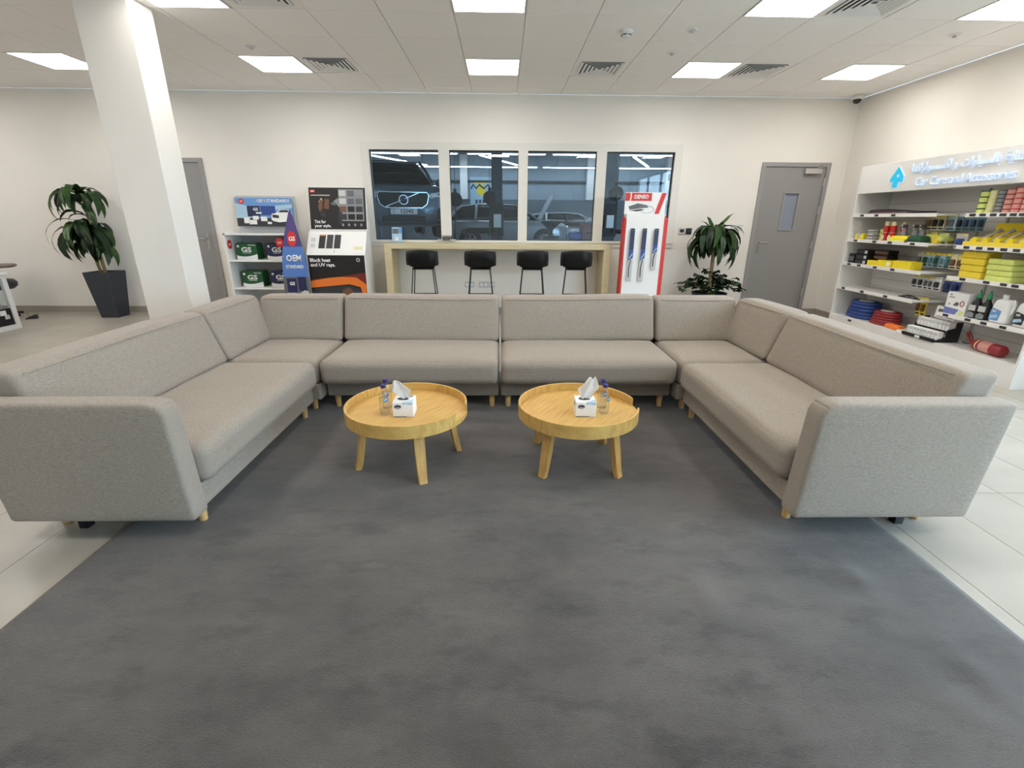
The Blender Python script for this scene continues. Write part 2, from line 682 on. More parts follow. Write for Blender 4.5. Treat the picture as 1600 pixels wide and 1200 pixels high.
# ceiling
ceil = struct('ceiling', box(XL, XR, YF, D, H + 0.012, H + 0.1), M['gridc'])
lights, vents = set(), set()
for i in (-12, -8, -4, 0, 4, 7):
    for j in (2, -1, -4, -7):
        lights.add((i, j))  # outermost left far-row panel is unseen, added to brighten the left wall
for i in (-3, 2, 5):
    vents.add((i, 2))
for i in (-3, 5):
    vents.add((i, -1))
ct = mesh_of(cbox(0, 0, 0.006, 0.594, 0.594, 0.012, bev=0.002, seg=1), 'ceiling_tile')
ct.materials.append(M['tile'])
rest = bmesh.new()
for i in range(-15, 10):
    for j in range(-19, 5):
        if (i, j) in lights or (i, j) in vents:
            continue
        x0, x1 = max(XL, i * 0.6), min(XR, i * 0.6 + 0.6)
        y0, y1 = max(YF, R3 + (j - 3) * 0.6), min(D, R3 + (j - 2) * 0.6)
        if x1 - x0 < 0.02 or y1 - y0 < 0.02:
            continue
        if j >= -2 and i >= -12:
            if x1 - x0 > 0.59 and y1 - y0 > 0.59:
                part('ceiling_tile', ct, None, ceil, ((x0 + x1) / 2, (y0 + y1) / 2, H))
            else:
                part('ceiling_tile', box(x0 + .003, x1 - .003, y0 + .003, y1 - .003, H, H + 0.012), M['tile'], ceil)
        else:
            box(x0 + .003, x1 - .003, y0 + .003, y1 - .003, H, H + 0.012, rest)
tag(part('ceiling_tile', rest, M['tile'], ceil), kind='stuff')

# ceiling light panels
fr = bmesh.new()
for a in (box(-.297, .297, -.297, -.283, -0.004, 0.012, fr), box(-.297, .297, .283, .297, -0.004, 0.012, fr),
          box(-.297, -.283, -.283, .283, -0.004, 0.012, fr), box(.283, .297, -.283, .283, -0.004, 0.012, fr)):
    pass
fr_me = mesh_of(fr, 'light_frame')
fr_me.materials.append(M['whitep'])
df_me = mesh_of(cbox(0, 0, 0.004, 0.566, 0.566, 0.006), 'diffuser')
df_me.materials.append(M['panel'])
far = {-8: 'far row, leftmost, beside the column', -4: 'far row, second from the left', 0: 'far row, above the window middle',
       4: 'far row, second from the right', 7: 'far row, rightmost, near the dome camera'}
near = {-4: 'near row, just right of the column', 0: 'near row, straight above the bar counter', 4: 'near row, second from the right',
        7: 'near row, cut by the right picture edge'}
for (i, j) in sorted(lights):
    x, y = i * 0.6 + 0.3, R3 + (j - 3) * 0.6 + 0.3
    if not (XL < x < XR and YF + .3 < y):
        continue
    if j == 2 and i in far:
        lb, g = 'square white ceiling light panel, ' + far[i], 'ceiling light panels'
    elif j == -1 and i in near:
        lb, g = 'square white ceiling light panel, ' + near[i], 'ceiling light panels'
    else:
        row = {2: 'added to far row', -1: 'near row', -4: 'row above the coffee tables', -7: 'row above the rug front'}[j]
        col = {-12: 'outermost left', -8: 'second from left', -4: 'third from left', 0: 'middle', 4: 'second from right', 7: 'outermost right'}[i]
        lb, g = 'ceiling light panel out of the picture, %s, %s' % (row, col), 'ceiling light panels out of view'
    t = thing('ceiling_light', lb, 'light', (x, y, H), 0, g)
    part('light_frame', fr_me, None, t)
    part('diffuser', df_me, None, t)

# air vents
vlab = {(-3, 2): 'louvred square ceiling vent right of the second far light from left', (2, 2): 'louvred square ceiling vent between centre and right far lights',
        (5, 2): 'louvred square ceiling vent right of the far light above the grey door',
        (-3, -1): 'louvred square ceiling vent at top edge right of column light', (5, -1): 'louvred square ceiling vent at top edge between right near lights'}
vb = mesh_of(cbox(0, 0, 0.008, 0.594, 0.594, 0.006), 'vent_plate')
vb.materials.append(M['tile'])
vd = mesh_of(cbox(0, 0, 0.003, 0.46, 0.46, 0.004), 'vent_throat')
vd.materials.append(M['dark'])
for k, lb in vlab.items():
    t = thing('ceiling_vent', lb, 'vent', (k[0] * .6 + .3, R3 + (k[1] - 3) * .6 + .3, H), 0, 'ceiling vents')
    part('vent_plate', vb, None, t)
    part('vent_throat', vd, None, t)
    for q in range(5):
        a, b = 0.235 - q * 0.046, 0.235 - q * 0.046 - 0.034
        bm = bmesh.new()
        for s in (0, 1, 2, 3):
            rot = Matrix.Rotation(PI / 2 * s, 3, 'Z')
            v = [rot @ Vector(p) for p in ((-a, -a, -0.004), (a, -a, -0.004), (b, -b, 0.004), (-b, -b, 0.004),
                                           (-a, -a, -0.001), (a, -a, -0.001), (b, -b, 0.006), (-b, -b, 0.006))]
            w = [bm.verts.new(p) for p in v]
            for f in ((0, 1, 2, 3), (7, 6, 5, 4), (0, 4, 5, 1), (1, 5, 6, 2), (2, 6, 7, 3), (3, 7, 4, 0)):
                bm.faces.new([w[c] for c in f])
        part('louvre_ring', bm, M['whitep'], t, (0, 0, -0.002))

# small ceiling devices
t = thing('smoke_detector', 'white round smoke detector with dark slots on the ceiling', 'smoke detector', (1.523, 5.05, H))
part('base', lathe([(0.055, 0), (0.055, -0.014), (0.05, -0.02)], 24), M['whitep'], t, smooth=False)
part('chamber', lathe([(0.042, -0.02), (0.042, -0.026), (0.04, -0.03), (0.044, -0.034), (0.036, -0.05), (0.014, -0.056)], 24), M['whitep'], t)
for k in range(6):
    a = k * PI / 3
    part('slot', cbox(0, 0, 0, 0.034, 0.004, 0.007), M['dark'], t, (0.043 * math.cos(a), 0.043 * math.sin(a), -0.036), (0, 0, a + PI / 2))
for x, y, lb in ((2.094, 4.994, 'small white sprinkler cover right of the smoke detector'), (2.126, 5.611, 'small white sprinkler head below the sprinkler cover'),
                 (-2.097, 5.602, 'small white sprinkler cover above the second far light'), (4.506, 5.019, 'small white sprinkler cover at the upper right of the ceiling')):
    t = thing('sprinkler', lb, 'sprinkler', (x, y, H), 0, 'ceiling sprinklers')
    part('cover_plate', lathe([(0.05, 0), (0.05, -0.004), (0.044, -0.008)], 20), M['whitep'], t)
    part('sprinkler_head', lathe([(0.012, -0.008), (0.012, -0.018), (0.02, -0.02), (0.02, -0.023)], 12), M['lgrey'], t)
t = thing('dome_camera', 'white dome security camera on the ceiling by the right corner', 'camera', (5.2, 7.22, H))
part('mount', lathe([(0.07, 0), (0.07, -0.035), (0.062, -0.05)], 24), M['whitep'], t, smooth=True)
part('dome', lathe([(0.05, -0.05), (0.047, -0.07), (0.036, -0.088), (0.018, -0.098), (0.004, -0.1)], 24), M['dark'], t, smooth=True)

# column
struct('column', box(-2.899, -2.478, 4.45, 4.75, 0, H, bev=0.008), M['wall'])
# baseboards
struct('baseboard_back', box(XL, -4.79, D - 0.012, D, 0.0, 0.09), M['base'])
struct('baseboard_back', box(-3.80, 4.13, D - 0.012, D, 0.0, 0.09), M['base'])
struct('baseboard_back', box(5.125, XR, D - 0.012, D, 0.0, 0.09), M['base'])
struct('baseboard_right', box(XR - 0.012, XR, 6.37, D - 0.012, 0.0, 0.09), M['base'])
struct('baseboard_left', box(XL, XL + 0.012, YF, D - 0.012, 0.0, 0.09), M['base'])

# window in the back wall
w1 = tag(link('window_1', None), kind='structure')
panes = [(-1.468, -0.497), (-0.345, 0.632), (0.767, 1.745), (1.886, 2.858)]
ZG0, ZG1 = 1.09, 2.302
bm = wall_cells(WIN[0] - 0.01, WIN[1] + 0.01, 1.0, WIN[3] + 0.01, [(a, b, ZG0, ZG1) for a, b in panes],
                lambda b, a, c, z, w: box(a, c, D - 0.015, D + 0.12, z, w, b))
part('frame', bm, M['frame'], w1)
for a, b in panes:
    g = bmesh.new()
    e = 0.008
    for q in ((a, b, ZG0, ZG0 + e), (a, b, ZG1 - e, ZG1), (a, a + e, ZG0 + e, ZG1 - e), (b - e, b, ZG0 + e, ZG1 - e)):
        box(q[0], q[1], D + 0.03, D + 0.07, q[2], q[3], g)
    part('gasket', g, M['gasket'], w1)
    part('pane', box(a + e, b - e, D + 0.047, D + 0.053, ZG0 + e, ZG1 - e), M['glass'], w1)
part('sill', box(WIN[0], WIN[1], D - 0.03, D + 0.03, 1.055, 1.088, bev=0.004), M['frame'], w1)


# doors
def make_door(name, x0, x1, ztop, hinge_right, vision):
    d = tag(link(name, None, None, ((x0 + x1) / 2, D, 0)), kind='structure')
    hw = (x1 - x0) / 2
    f = bmesh.new()
    box(-hw, -hw + 0.055, -0.02, 0.16, 0, ztop, f)
    box(hw - 0.055, hw, -0.02, 0.16, 0, ztop, f)
    box(-hw + 0.055, hw - 0.055, -0.02, 0.16, ztop - 0.055, ztop, f)
    part('door_frame', f, M['doorf'], d)
    lf = bmesh.new()
    l0, l1, lt = -hw + 0.058, hw - 0.058, ztop - 0.058
    leaf_y0, leaf_y1 = 0.0, 0.05
    holes = [vision] if vision else []
    lf = wall_cells(l0, l1, 0.008, lt, holes, lambda b, a, c, z, w: box(a, c, leaf_y0, leaf_y1, z, w, b))
    leaf = part('door_leaf', lf, M['door'], d)
    if vision:
        a, b, z, w = vision
        g = bmesh.new()
        box(a - .02, b + .02, -0.012, 0.0, z - .02, z, g)
        box(a - .02, b + .02, -0.012, 0.0, w, w + .02, g)
        box(a - .02, a, -0.012, 0.0, z, w, g)
        box(b, b + .02, -0.012, 0.0, z, w, g)
        part('vision_frame', g, M['doorf'], leaf)
        part('vision_pane', box(a, b, 0.02, 0.026, z, w), mat('wired_glass', srgb(140, 146, 162), 0.15), leaf)
    s = -1 if hinge_right else 1
    hx = s * (hw - 0.13)
    h = bmesh.new()
    cbox(hx, -0.004, 1.05, 0.045, 0.008, 0.22, h, 0.003)
    tube([(hx, -0.005, 1.09), (hx, -0.05, 1.09), (hx - s * 0.13, -0.055, 1.09)], 0.01, 8, h)
    lathe([(0.012, 0), (0.012, 0.01)], 10, h, hx, -0.012, 0.985)
    part('handle', h, M['steel'], leaf)
    cl = bmesh.new()
    cx = -s * (hw - 0.26)
    cbox(cx, -0.035, ztop - 0.115, 0.24, 0.06, 0.07, cl, 0.006)
    part('door_closer', cl, M['silver'], d)
    part('closer_arm', tube([(cx + 0.05, -0.04, ztop - 0.075), (cx - s * 0.1, -0.16, ztop - 0.06), (cx - s * 0.02 + 0.08, -0.03, ztop - 0.03)], 0.009, 6), M['silver'], d)
    for z in (0.3, 1.0, 1.5, 1.88):
        part('hinge', lathe([(0.01, 0), (0.01, 0.11)], 8, None, -s * (hw - 0.057), -0.012, z), M['steel'], d)
    return d


make_door('door_1', DOOR1[0], DOOR1[1], DOOR1[3], True, (-0.09, 0.11, 1.28, 1.775))
make_door('door_2', DOOR2[0], DOOR2[1], DOOR2[3], False, None)

# wall plates
for x, z, w, h, lb, dark in ((3.08, 1.24, 0.10, 0.085, 'white thermostat plate left of the right plant', True), (3.185, 1.24, 0.085, 0.085, 'dark control switch beside the thermostat', True),
                       (3.95, 1.295, 0.07, 0.075, 'beige light switch right of the plant crown', False), (3.86, 1.295, 0.07, 0.075, 'beige light switch half hidden by plant leaves', False),
                       (-0.10, 0.44, 0.145, 0.085, 'blank grey wall plate under the counter', False), (0.12, 0.44, 0.145, 0.085, 'double power socket under the counter', False),
                       (0.245, 0.44, 0.085, 0.085, 'data socket under the counter, rightmost', False)):
    t = thing('wall_plate', lb, 'wall plate', (x, D, z), 0, 'switches and sockets on the back wall')
    part('plate', cbox(0, -0.006, 0, w, 0.012, h, bev=0.003), M['black'] if 'dark' in lb else M['lgrey'], t)
    if dark:
        part('display', cbox(0, -0.0125, 0.005, w * .6, 0.002, h * .5), M['dark'], t)
    else:
        for s in (-1, 1):
            part('socket' if z < 1 else 'rocker', cbox(s * w * .22, -0.0125, 0, w * .28, 0.003, h * .5), M['paper'], t)

# ================================================================== WORKSHOP behind the glass
WY0, WY1, WX0, WX1, WH = D + 0.2, 24.5, -7.5, 9.5, 5.0
struct('floor_workshop', box(WX0, WX1, WY0, WY1, -0.1, 0.0), M['wfloor'])
struct('ceiling_workshop', box(WX0, WX1, WY0, WY1, WH, WH + 0.1), M['wceil'])
struct('wall_workshop_left', box(WX0 - .2, WX0, WY0, WY1, 0, WH), M['clad'])
struct('wall_workshop_right', box(WX1, WX1 + .2, WY0, WY1, 0, WH), M['clad'])
struct('wall_workshop_inner', box(WX0, WX1, WY0 - 0.002, WY0, H, WH), M['clad'])
wf = struct('wall_workshop_far', box(WX0, WX1, WY1, WY1 + .2, 0, WH), M['clad'])
part('wainscot', box(WX0, WX1, WY1 - 0.06, WY1, 0, 2.28), M['cladd'], wf)
part('rail', box(WX0, WX1, WY1 - 0.12, WY1, 3.02, 3.12), M['dark'], wf)
x = WX0 + 0.5
while x < WX1:
    part('cladding_rib', box(x, x + 0.04, WY1 - 0.03, WY1, 2.28, WH), M['clad'], wf)
    x += 0.9
for x in (-1.42, 4.55, 8.3):
    part('white_column', box(x - .17, x + .17, WY1 - 0.35, WY1, 2.28, 4.2), M['paper'], wf)
# strip lights
for y0, x0, x1, z, lb in ((19.0, -7, -1.2, 3.62, 'nearer long strip light across the left of the workshop'), (19.0, -0.9, 2.0, 3.62, 'nearer long strip light across the middle of workshop'),
                          (19.0, 2.2, 8, 3.62, 'nearer long strip light across the right of workshop'), (23.4, -7, 2.0, 3.60, 'far long strip light over the workshop wall, left half'),
                          (23.4, 2.2, 9, 3.60, 'far long strip light over the workshop wall, right half')):
    t = thing('strip_light', lb, 'light', ((x0 + x1) / 2, y0, z), 0, 'workshop strip lights')
    part('housing', cbox(0, 0, 0.03, x1 - x0, 0.1, 0.04), M['whitep'], t)
    part('tube', cbox(0, 0, 0, x1 - x0 - 0.1, 0.05, 0.03), M['strip'], t)
    for s in (-0.4, 0.4):
        part('hanger', tube([(s * (x1 - x0), 0, 0.05), (s * (x1 - x0), 0, WH - z)], 0.008, 6), M['dark'], t)
for y0, x0, x1, z, lb in ((8.9, -6, -2.2, 3.7, 'added workshop strip light out of view above the window, left'), (8.9, -1.8, 2.0, 3.7, 'added workshop strip light out of view above the window, middle'),
                          (8.9, 2.4, 8, 3.7, 'added workshop strip light out of view above the window, right')):
    t = thing('strip_light', lb, 'light', ((x0 + x1) / 2, y0, z), 0, 'workshop strip lights')  # unseen strips, added to light the front of the raised car
    part('housing', cbox(0, 0, 0.03, x1 - x0, 0.1, 0.04), M['whitep'], t)
    part('tube', cbox(0, 0, 0, x1 - x0 - 0.1, 0.05, 0.03), M['strip'], t)
    for s in (-0.4, 0.4):
        part('hanger', tube([(s * (x1 - x0), 0, 0.05), (s * (x1 - x0), 0, WH - z)], 0.008, 6), M['dark'], t)
for x0, y0, x1, y1, z, lb in ((-4.55, 19.7, -2.95, 23.1, 3.62, 'strip light running away above the raised car'), (-.45, 19.3, 1.05, 22.7, 3.62, 'strip light running away behind the lift post'),
                              (5.3, 19.4, 6.9, 23.0, 3.62, 'strip light running away at the right of workshop')):
    t = thing('strip_light', lb, 'light', ((x0 + x1) / 2, (y0 + y1) / 2, z), -math.atan2(x1 - x0, y1 - y0), 'workshop strip lights')
    ln = math.hypot(x1 - x0, y1 - y0)
    part('housing', cbox(0, 0, 0.03, 0.1, ln, 0.04), M['whitep'], t)
    part('tube', cbox(0, 0, 0, 0.07, ln - .1, 0.03), M['strip'], t)
    for s in (-0.4, 0.4):
        part('hanger', tube([(0, s * ln, 0.05), (0, s * ln, WH - z)], 0.008, 6), M['dark'], t)


# cars
def sring(w, z0, z1, wt=None, n=28, e=0.42):
    out = []
    wt = w if wt is None else wt
    for k in range(n):
        a = 2 * PI * k / n
        c, s = math.cos(a), math.sin(a)
        px = math.copysign(abs(c) ** e, c)
        pz = math.copysign(abs(s) ** e, s)
        f = (pz + 1) / 2
        out.append(((w + (wt - w) * f) * px, (z0 + z1) / 2 + (z1 - z0) / 2 * pz))
    return out


def loft(st, n=28, e=0.42):
    bm = bmesh.new()
    rings = []
    for s in st:
        y, w, z0, z1 = s[:4]
        wt = s[4] if len(s) > 4 else None
        rings.append([bm.verts.new((x, y, z)) for x, z in sring(w, z0, z1, wt, n, e)])
    for a, b in zip(rings, rings[1:]):
        for k in range(n):
            bm.faces.new((a[k], a[(k + 1) % n], b[(k + 1) % n], b[k]))
    bm.faces.new(rings[0])
    bm.faces.new(rings[-1][::-1])
    return bm


tyre_me = mesh_of(lathe([(0.22, -0.11), (0.33, -0.115), (0.36, -0.09), (0.365, 0), (0.36, 0.09), (0.33, 0.115), (0.22, 0.11)], 28), 'tyre', True)
tyre_me.materials.append(M['tyre'])
bm = lathe([(0.225, -0.1), (0.235, 0.108), (0.205, 0.112), (0.195, 0.06)], 28)
for k in range(5):
    a = 2 * PI * k / 5
    for d in (-0.12, 0.12):
        p = [Vector((0.03 * math.cos(a + d), 0.03 * math.sin(a + d), 0.1)), Vector((0.21 * math.cos(a + d * 1.4), 0.21 * math.sin(a + d * 1.4), 0.1))]
        tube(p, [0.022, 0.016], 6, bm)
lathe([(0.05, 0.06), (0.05, 0.11), (0.03, 0.118)], 12, bm)
rim_me = mesh_of(bm, 'rim')
rim_me.materials.append(M['chrome'])


def make_car(label, loc, rz, paint, front=True, hood_open=False):
    t = thing('car', label, 'car', loc, rz)
    # front towards -Y
    body = [(-2.35, .66, .36, .80), (-2.31, .80, .30, .90), (-2.2, .89, .25, .98), (-1.9, .93, .22, 1.04), (-1.2, .94, .21, 1.10), (-.6, .95, .2, 1.11),
            (1.3, .95, .2, 1.13), (1.9, .93, .22, 1.12), (2.2, .89, .28, 1.08), (2.33, .80, .34, 1.0), (2.36, .68, .4, .92)]
    part('body', loft(body, 28, 0.36), paint, t, smooth=True)
    gh = [(-1.25, .80, 1.0, 1.10, .74), (-.75, .86, 1.0, 1.40, .70), (-.35, .87, 1.0, 1.60, .66), (.2, .88, 1.0, 1.655, .66), (1.1, .88, 1.0, 1.65, .66),
          (1.7, .86, 1.0, 1.57, .64), (2.1, .83, 1.0, 1.36, .66), (2.28, .78, 1.0, 1.12, .70)]
    part('windows', loft(gh, 28, 0.3), M['cglass'], t, smooth=True)
    rf = [(-.42, .64, 1.575, 1.605, .62), (-.3, .67, 1.59, 1.64, .62), (.2, .68, 1.62, 1.685, .62), (1.1, .68, 1.615, 1.68, .62), (1.75, .66, 1.54, 1.60, .60), (1.98, .64, 1.44, 1.49, .6)]
    part('roof', loft(rf, 20, 0.5), paint, t, smooth=True)
    for s in (-1, 1):
        part('pillar', tube([(s * .80, -1.2, 1.09), (s * .735, -.75, 1.40), (s * .67, -.33, 1.61)], 0.035, 8), paint, t)
        part('pillar', tube([(s * .875, .25, 1.1), (s * .68, .30, 1.63)], 0.03, 8), M['black'], t)
        part('pillar', tube([(s * .875, 1.2, 1.1), (s * .68, 1.15, 1.63)], 0.05, 8), paint, t)
        part('pillar', tube([(s * .80, 2.2, 1.1), (s * .70, 1.95, 1.42), (s * .65, 1.7, 1.58)], 0.05, 8), paint, t)
        part('belt_trim', tube([(s * .90, -1.05, 1.085), (s * .915, 0, 1.105), (s * .9, 1.9, 1.12)], 0.014, 6), M['chrome'], t)
        mr = part('mirror', softbox(.2, .12, .15, .05, 3), paint, t, (s * 1.04, -.78, 1.16), smooth=True)
        part('mirror_arm', tube([(-s * .14, .04, -.05), (0, 0, -.02)], 0.02, 6), M['black'], mr)
        part('sill', box(s * .93 - .03, s * .93 + .03, -1.1, 1.1, .2, .34), M['black'], t)
        part('door_gap', box(s * .952 - .004, s * .952 + .004, .2, .212, .36, 1.05), M['black'], t)
        part('door_handle', cbox(s * .962, .02, .95, .02, .2, .03, bev=.006), M['chrome'], t)
        part('door_handle', cbox(s * .962, 1.0, .96, .02, .2, .03, bev=.006), M['chrome'], t)
        for wy in (-1.42, 1.42):
            part('wheel_arch', lathe([(0.42, -0.01), (0.42, 0.012), (0.38, 0.02)], 28), M['black'], t, (s * .935, wy, .37), (0, s * PI / 2, 0))
            w = part('wheel', tyre_me, None, t, (s * .86, wy, .365), (0, s * PI / 2, 0))
            part('rim', rim_me, None, w)
        part('tail_lamp', softbox(.2, .16, .26, .05, 3), M['redd'], t, (s * .76, 2.24, .98), smooth=True)
        hl = part('headlamp', softbox(.34, .26, .12, .05, 4, warp=lambda v, s=s: (v.x, v.y + abs(v.x + s * .17) * .45, v.z + (v.x * s + .17) * .18)), M['lens'], t, (s * .68, -2.27, .80), smooth=True)
        part('daylight_bar', cbox(0, -.14, 0, .2, .01, .025), M['paper'], hl, (0, 0, 0.01))
        part('lower_vent', prism([(s * .48, .36), (s * .82, .40), (s * .76, .60), (s * .60, .56)] if s > 0 else [(s * .60, .56), (s * .76, .60), (s * .82, .40), (s * .48, .36)], .05), M['black'], t, (0, -2.30, 0), (PI / 2, 0, 0))
    # front end
    gp = [(-.50, .82), (-.46, .66), (-.36, .59), (.36, .59), (.46, .66), (.50, .82), (.46, .875), (-.46, .875)]
    g = part('grille', prism(gp, .03), M['black'], t, (0, -2.345, 0), (PI / 2, 0, 0))
    part('grille_surround', tube([(x, y, .035) for x, y in gp], .014, 6, closed=True), M['chrome'], g)
    part('grille_bar', tube([(-.36, .60, .038), (.30, .865, .038)], .014, 6), M['chrome'], g)
    part('emblem_ring', tube([(.085 * math.cos(a * PI / 12), .735 + .085 * math.sin(a * PI / 12), .045) for a in range(24)], .016, 6, closed=True), M['chrome'], g)
    part('emblem_plate', cbox(0, .735, .048, .12, .04, .015), M['navy'], g)
    for k in range(9):
        part('grille_slat', cbox(-.4 + k * .1, .73, .031, .012, .24, .004), M['dark'], g)
    part('bumper_lip', softbox(1.5, .12, .06, .03, 4), M['black'], t, (0, -2.24, .33), smooth=True)
    part('lower_intake', cbox(0, -2.335, .39, .86, .05, .1, bev=.02), M['black'], t)
    pl = part('number_plate', cbox(0, 0, 0, .52, .015, .115, bev=.003), M['paper'], t, (0, -2.375, .525))
    if front:
        lettering('12543', .24, .07, M['black'], pl, (.06, -.009, 0), FACE_CAM, bold=.02)
        lettering('D', .03, .035, M['black'], pl, (-.2, -.009, -.02), FACE_CAM, bold=.02)
        lettering('DUBAI', .075, .022, M['black'], pl, (-.2, -.009, .03), FACE_CAM)
    part('bonnet_crease', tube([(-.62, -1.95, 1.03), (-.66, -1.3, 1.095)], .012, 6), paint, t)
    part('bonnet_crease', tube([(.62, -1.95, 1.03), (.66, -1.3, 1.095)], .012, 6), paint, t)
    part('wiper', tube([(-.1, -1.27, 1.12), (.5, -1.1, 1.2)], .01, 6), M['black'], t)
    if hood_open:
        hd = part('open_bonnet', softbox(1.45, 1.0, .05, .02, 4, warp=lambda v: (v.x, v.y, v.z)), M['carw'], t, (0, -1.55, 1.55), (math.radians(-62), 0, 0), smooth=True)
        part('bonnet_stay', tube([(.6, .3, 0), (.6, -.25, -.35)], .012, 6), M['dark'], hd)
    return t


make_car('graphite sport utility car raised on a lift, facing the window', (-2.27, 12.24, 1.0), math.radians(18), M['carg'])
make_car('grey sport utility car side-on behind the lift post, bonnet open', (0.55, 20.0, 0.27), math.radians(92), M['carg2'], False, True)
make_car('silver car further back beside the open-bonnet grey car', (3.3, 22.4, 0.0), math.radians(100), M['carw'], False)


def lift_post(x, y, label, h=4.0, w=0.26, arm=-1):
    t = thing('lift_post', label, 'lift post', (x, y, 0))
    part('mast', box(-w / 2, w / 2, -.16, .16, 0.02, h, bev=.01), M['post'], t)
    part('base_plate', box(-.3, .3, -.35, .35, 0, .02), M['post'], t)
    part('carriage', box(-w / 2 - .03, w / 2 + .03, -.2, .2, 1.0, 1.75, bev=.01), M['black'], t)
    part('control_box', box(-.08, .1, -.3, -.2, 1.2, 1.5, bev=.01), M['paper'], t)
    part('top_beam', box(-w / 2, w / 2, -.2, .2, h, h + .12), M['post'], t)
    for dy in (-.9, .9):
        part('lift_arm', tube([(arm * .1, dy * .2, 1.12), (arm * .75, dy, 1.12)], .06, 8), M['black'], t)
    return t


lift_post(0.27, 12.2, 'dark lift post right of the raised graphite car', arm=-1)
lift_post(-4.5, 13.0, 'dark lift post hidden left of the raised graphite car', arm=1)
lift_post(3.05, 12.6, 'dark lift post seen through the rightmost window pane', w=.34, arm=1)


def hose_reel(x, y, z, label, r=.14):
    t = thing('hose_reel', label, 'hose reel', (x, y, z), 0, 'hose reels in the workshop')
    part('drum', lathe([(r * .7, -.1), (r, -.1), (r, -.08), (r * .6, -.07), (r * .6, .07), (r, .08), (r, .1), (r * .7, .1)], 22), M['black'], t, (0, 0, 0), (PI / 2, 0, 0))
    part('bracket', cbox(0, 0, r + .02, .06, .06, .1), M['black'], t)
    part('drop_rod', tube([(0, 0, r + .06), (0, 0, WH - z)], .008, 6), M['mgrey'], t)
    part('hose', tube([(0, -r * .8, 0), (.02, -r, -.3), (-.02, -r, -.8)], .015, 6), M['black'], t)


hose_reel(-0.58, 10.6, 1.77, 'black hose reel hanging right of the raised car')
hose_reel(2.72, 10.4, 1.9, 'black hose reel hanging in the rightmost pane')
hose_reel(0.12, 11.2, 1.83, 'black hose reel hanging in front of the lift post')
# work lamp pole in the right pane
t = thing('exhaust_arm', 'grey exhaust extraction arm high in the rightmost pane', 'extraction arm', (6.2, 16.0, 0))
part('bracket', box(-.6, .7, -.1, .1, 2.55, 2.75), M['lgrey'], t)
part('duct', tube([(-.2, 0, 4.2), (-.25, 0, 3.6), (.25, 0, 3.1), (.3, 0, 2.7)], [.12, .14, .2, .22], 12), M['lgrey'], t, smooth=True)
part('post', box(.5, .62, -.06, .06, 0, 2.6), M['lgrey'], t)
# tool cabinet, tank, blue cloth
t = thing('tool_cabinet', 'red rolling tool cabinet in the workshop', 'cabinet', (2.80, 14.0, 0))
part('carcass', box(-.2, .32, -.25, .25, .1, 1.3, bev=.01), M['redcab'], t)
for k in range(6):
    d = part('drawer', box(-.18, .30, -.262, -.25, .14 + k * .19, .31 + k * .19), M['redcab'], t)
    part('handle', box(-.1, .22, -.28, -.262, .27 + k * .19, .29 + k * .19), M['chrome'], d)
for sx in (-.14, .26):
    for sy in (-.2, .2):
        part('castor', lathe([(.05, -.02), (.05, .02)], 12), M['black'], t, (sx, sy, .05), (PI / 2, 0, 0))
tag(part('rag', softbox(.34, .3, .08, .035, 6, (0, 0, .02), lambda v: (v.x, v.y, v.z + .03 * math.sin(v.x * 30) * math.cos(v.y * 25))), M['paper'], None, (2.86, 14.0, 1.372), smooth=True), 'crumpled white rag on the red tool cabinet', 'rag')
t = thing('workbench', 'low grey workbench left of the red cabinet', 'workbench', (1.9, 12.6, 0))
part('top', box(-.75, .75, -.3, .3, .84, .9), M['cladd'], t)
for sx in (-.7, .7):
    for sy in (-.26, .26):
        part('leg', box(sx - .03, sx + .03, sy - .03, sy + .03, 0, .84), M['dark'], t)
tag(part('cloth', softbox(.36, .3, .16, .06, 6, (0, 0, .02), lambda v: (v.x, v.y, v.z + .02 * math.sin(v.x * 20 + 1) * math.cos(v.y * 25))), M['blue'], None, (2.25, 12.6, .98), smooth=True), 'crumpled blue cloth on the workbench', 'cloth')
t = thing('oil_drum', 'grey waste oil drum with funnel behind the workbench', 'drum', (1.85, 15.0, 0))
part('drum', lathe([(.28, 0), (.28, .3), (.295, .32), (.28, .34), (.28, .6), (.295, .62), (.28, .64), (.28, .92)], 24), M['mgrey'], t, smooth=True)
part('funnel', lathe([(.06, .92), (.08, 1.1), (.3, 1.3), (.3, 1.34)], 24), M['dark'], t, smooth=True)
# logo board on the far wall
t = thing('wall_sign', 'white workshop wall sign with yellow disc and navy script', 'sign', (-.40, WY1 - 0.06, 2.64))
part('back_board', box(-.75, .75, -.03, 0, -.65, .62), M['pblue'], t)
decal('disc', circ(-.22, .02, .22), M['yellow'], t, (0, -.032, 0), FACE_CAM)
decal('square', rect(-.55, .05, .30, .48), M['yellow'], t, (0, -.031, 0), FACE_CAM)
part('script_stroke', tube([(-.7, -.036, .1), (-.6, -.036, .3), (-.45, -.036, .12), (-.3, -.036, .3), (-.1, -.036, .12), (.1, -.036, .28), (.3, -.036, .05), (.55, -.036, .1), (.6, -.036, .3)], .04, 6), M['navy'], t)
part('script_stroke', tube([(-.1, -.036, -.12), (.2, -.036, -.25), (.6, -.036, -.1)], .035, 6), M['navy'], t)
for k in range(6):
    part('script_mark', box(-.5 + k * .17, -.4 + k * .17, -.036, -.03, -.55, -.38), M['navy'], t)

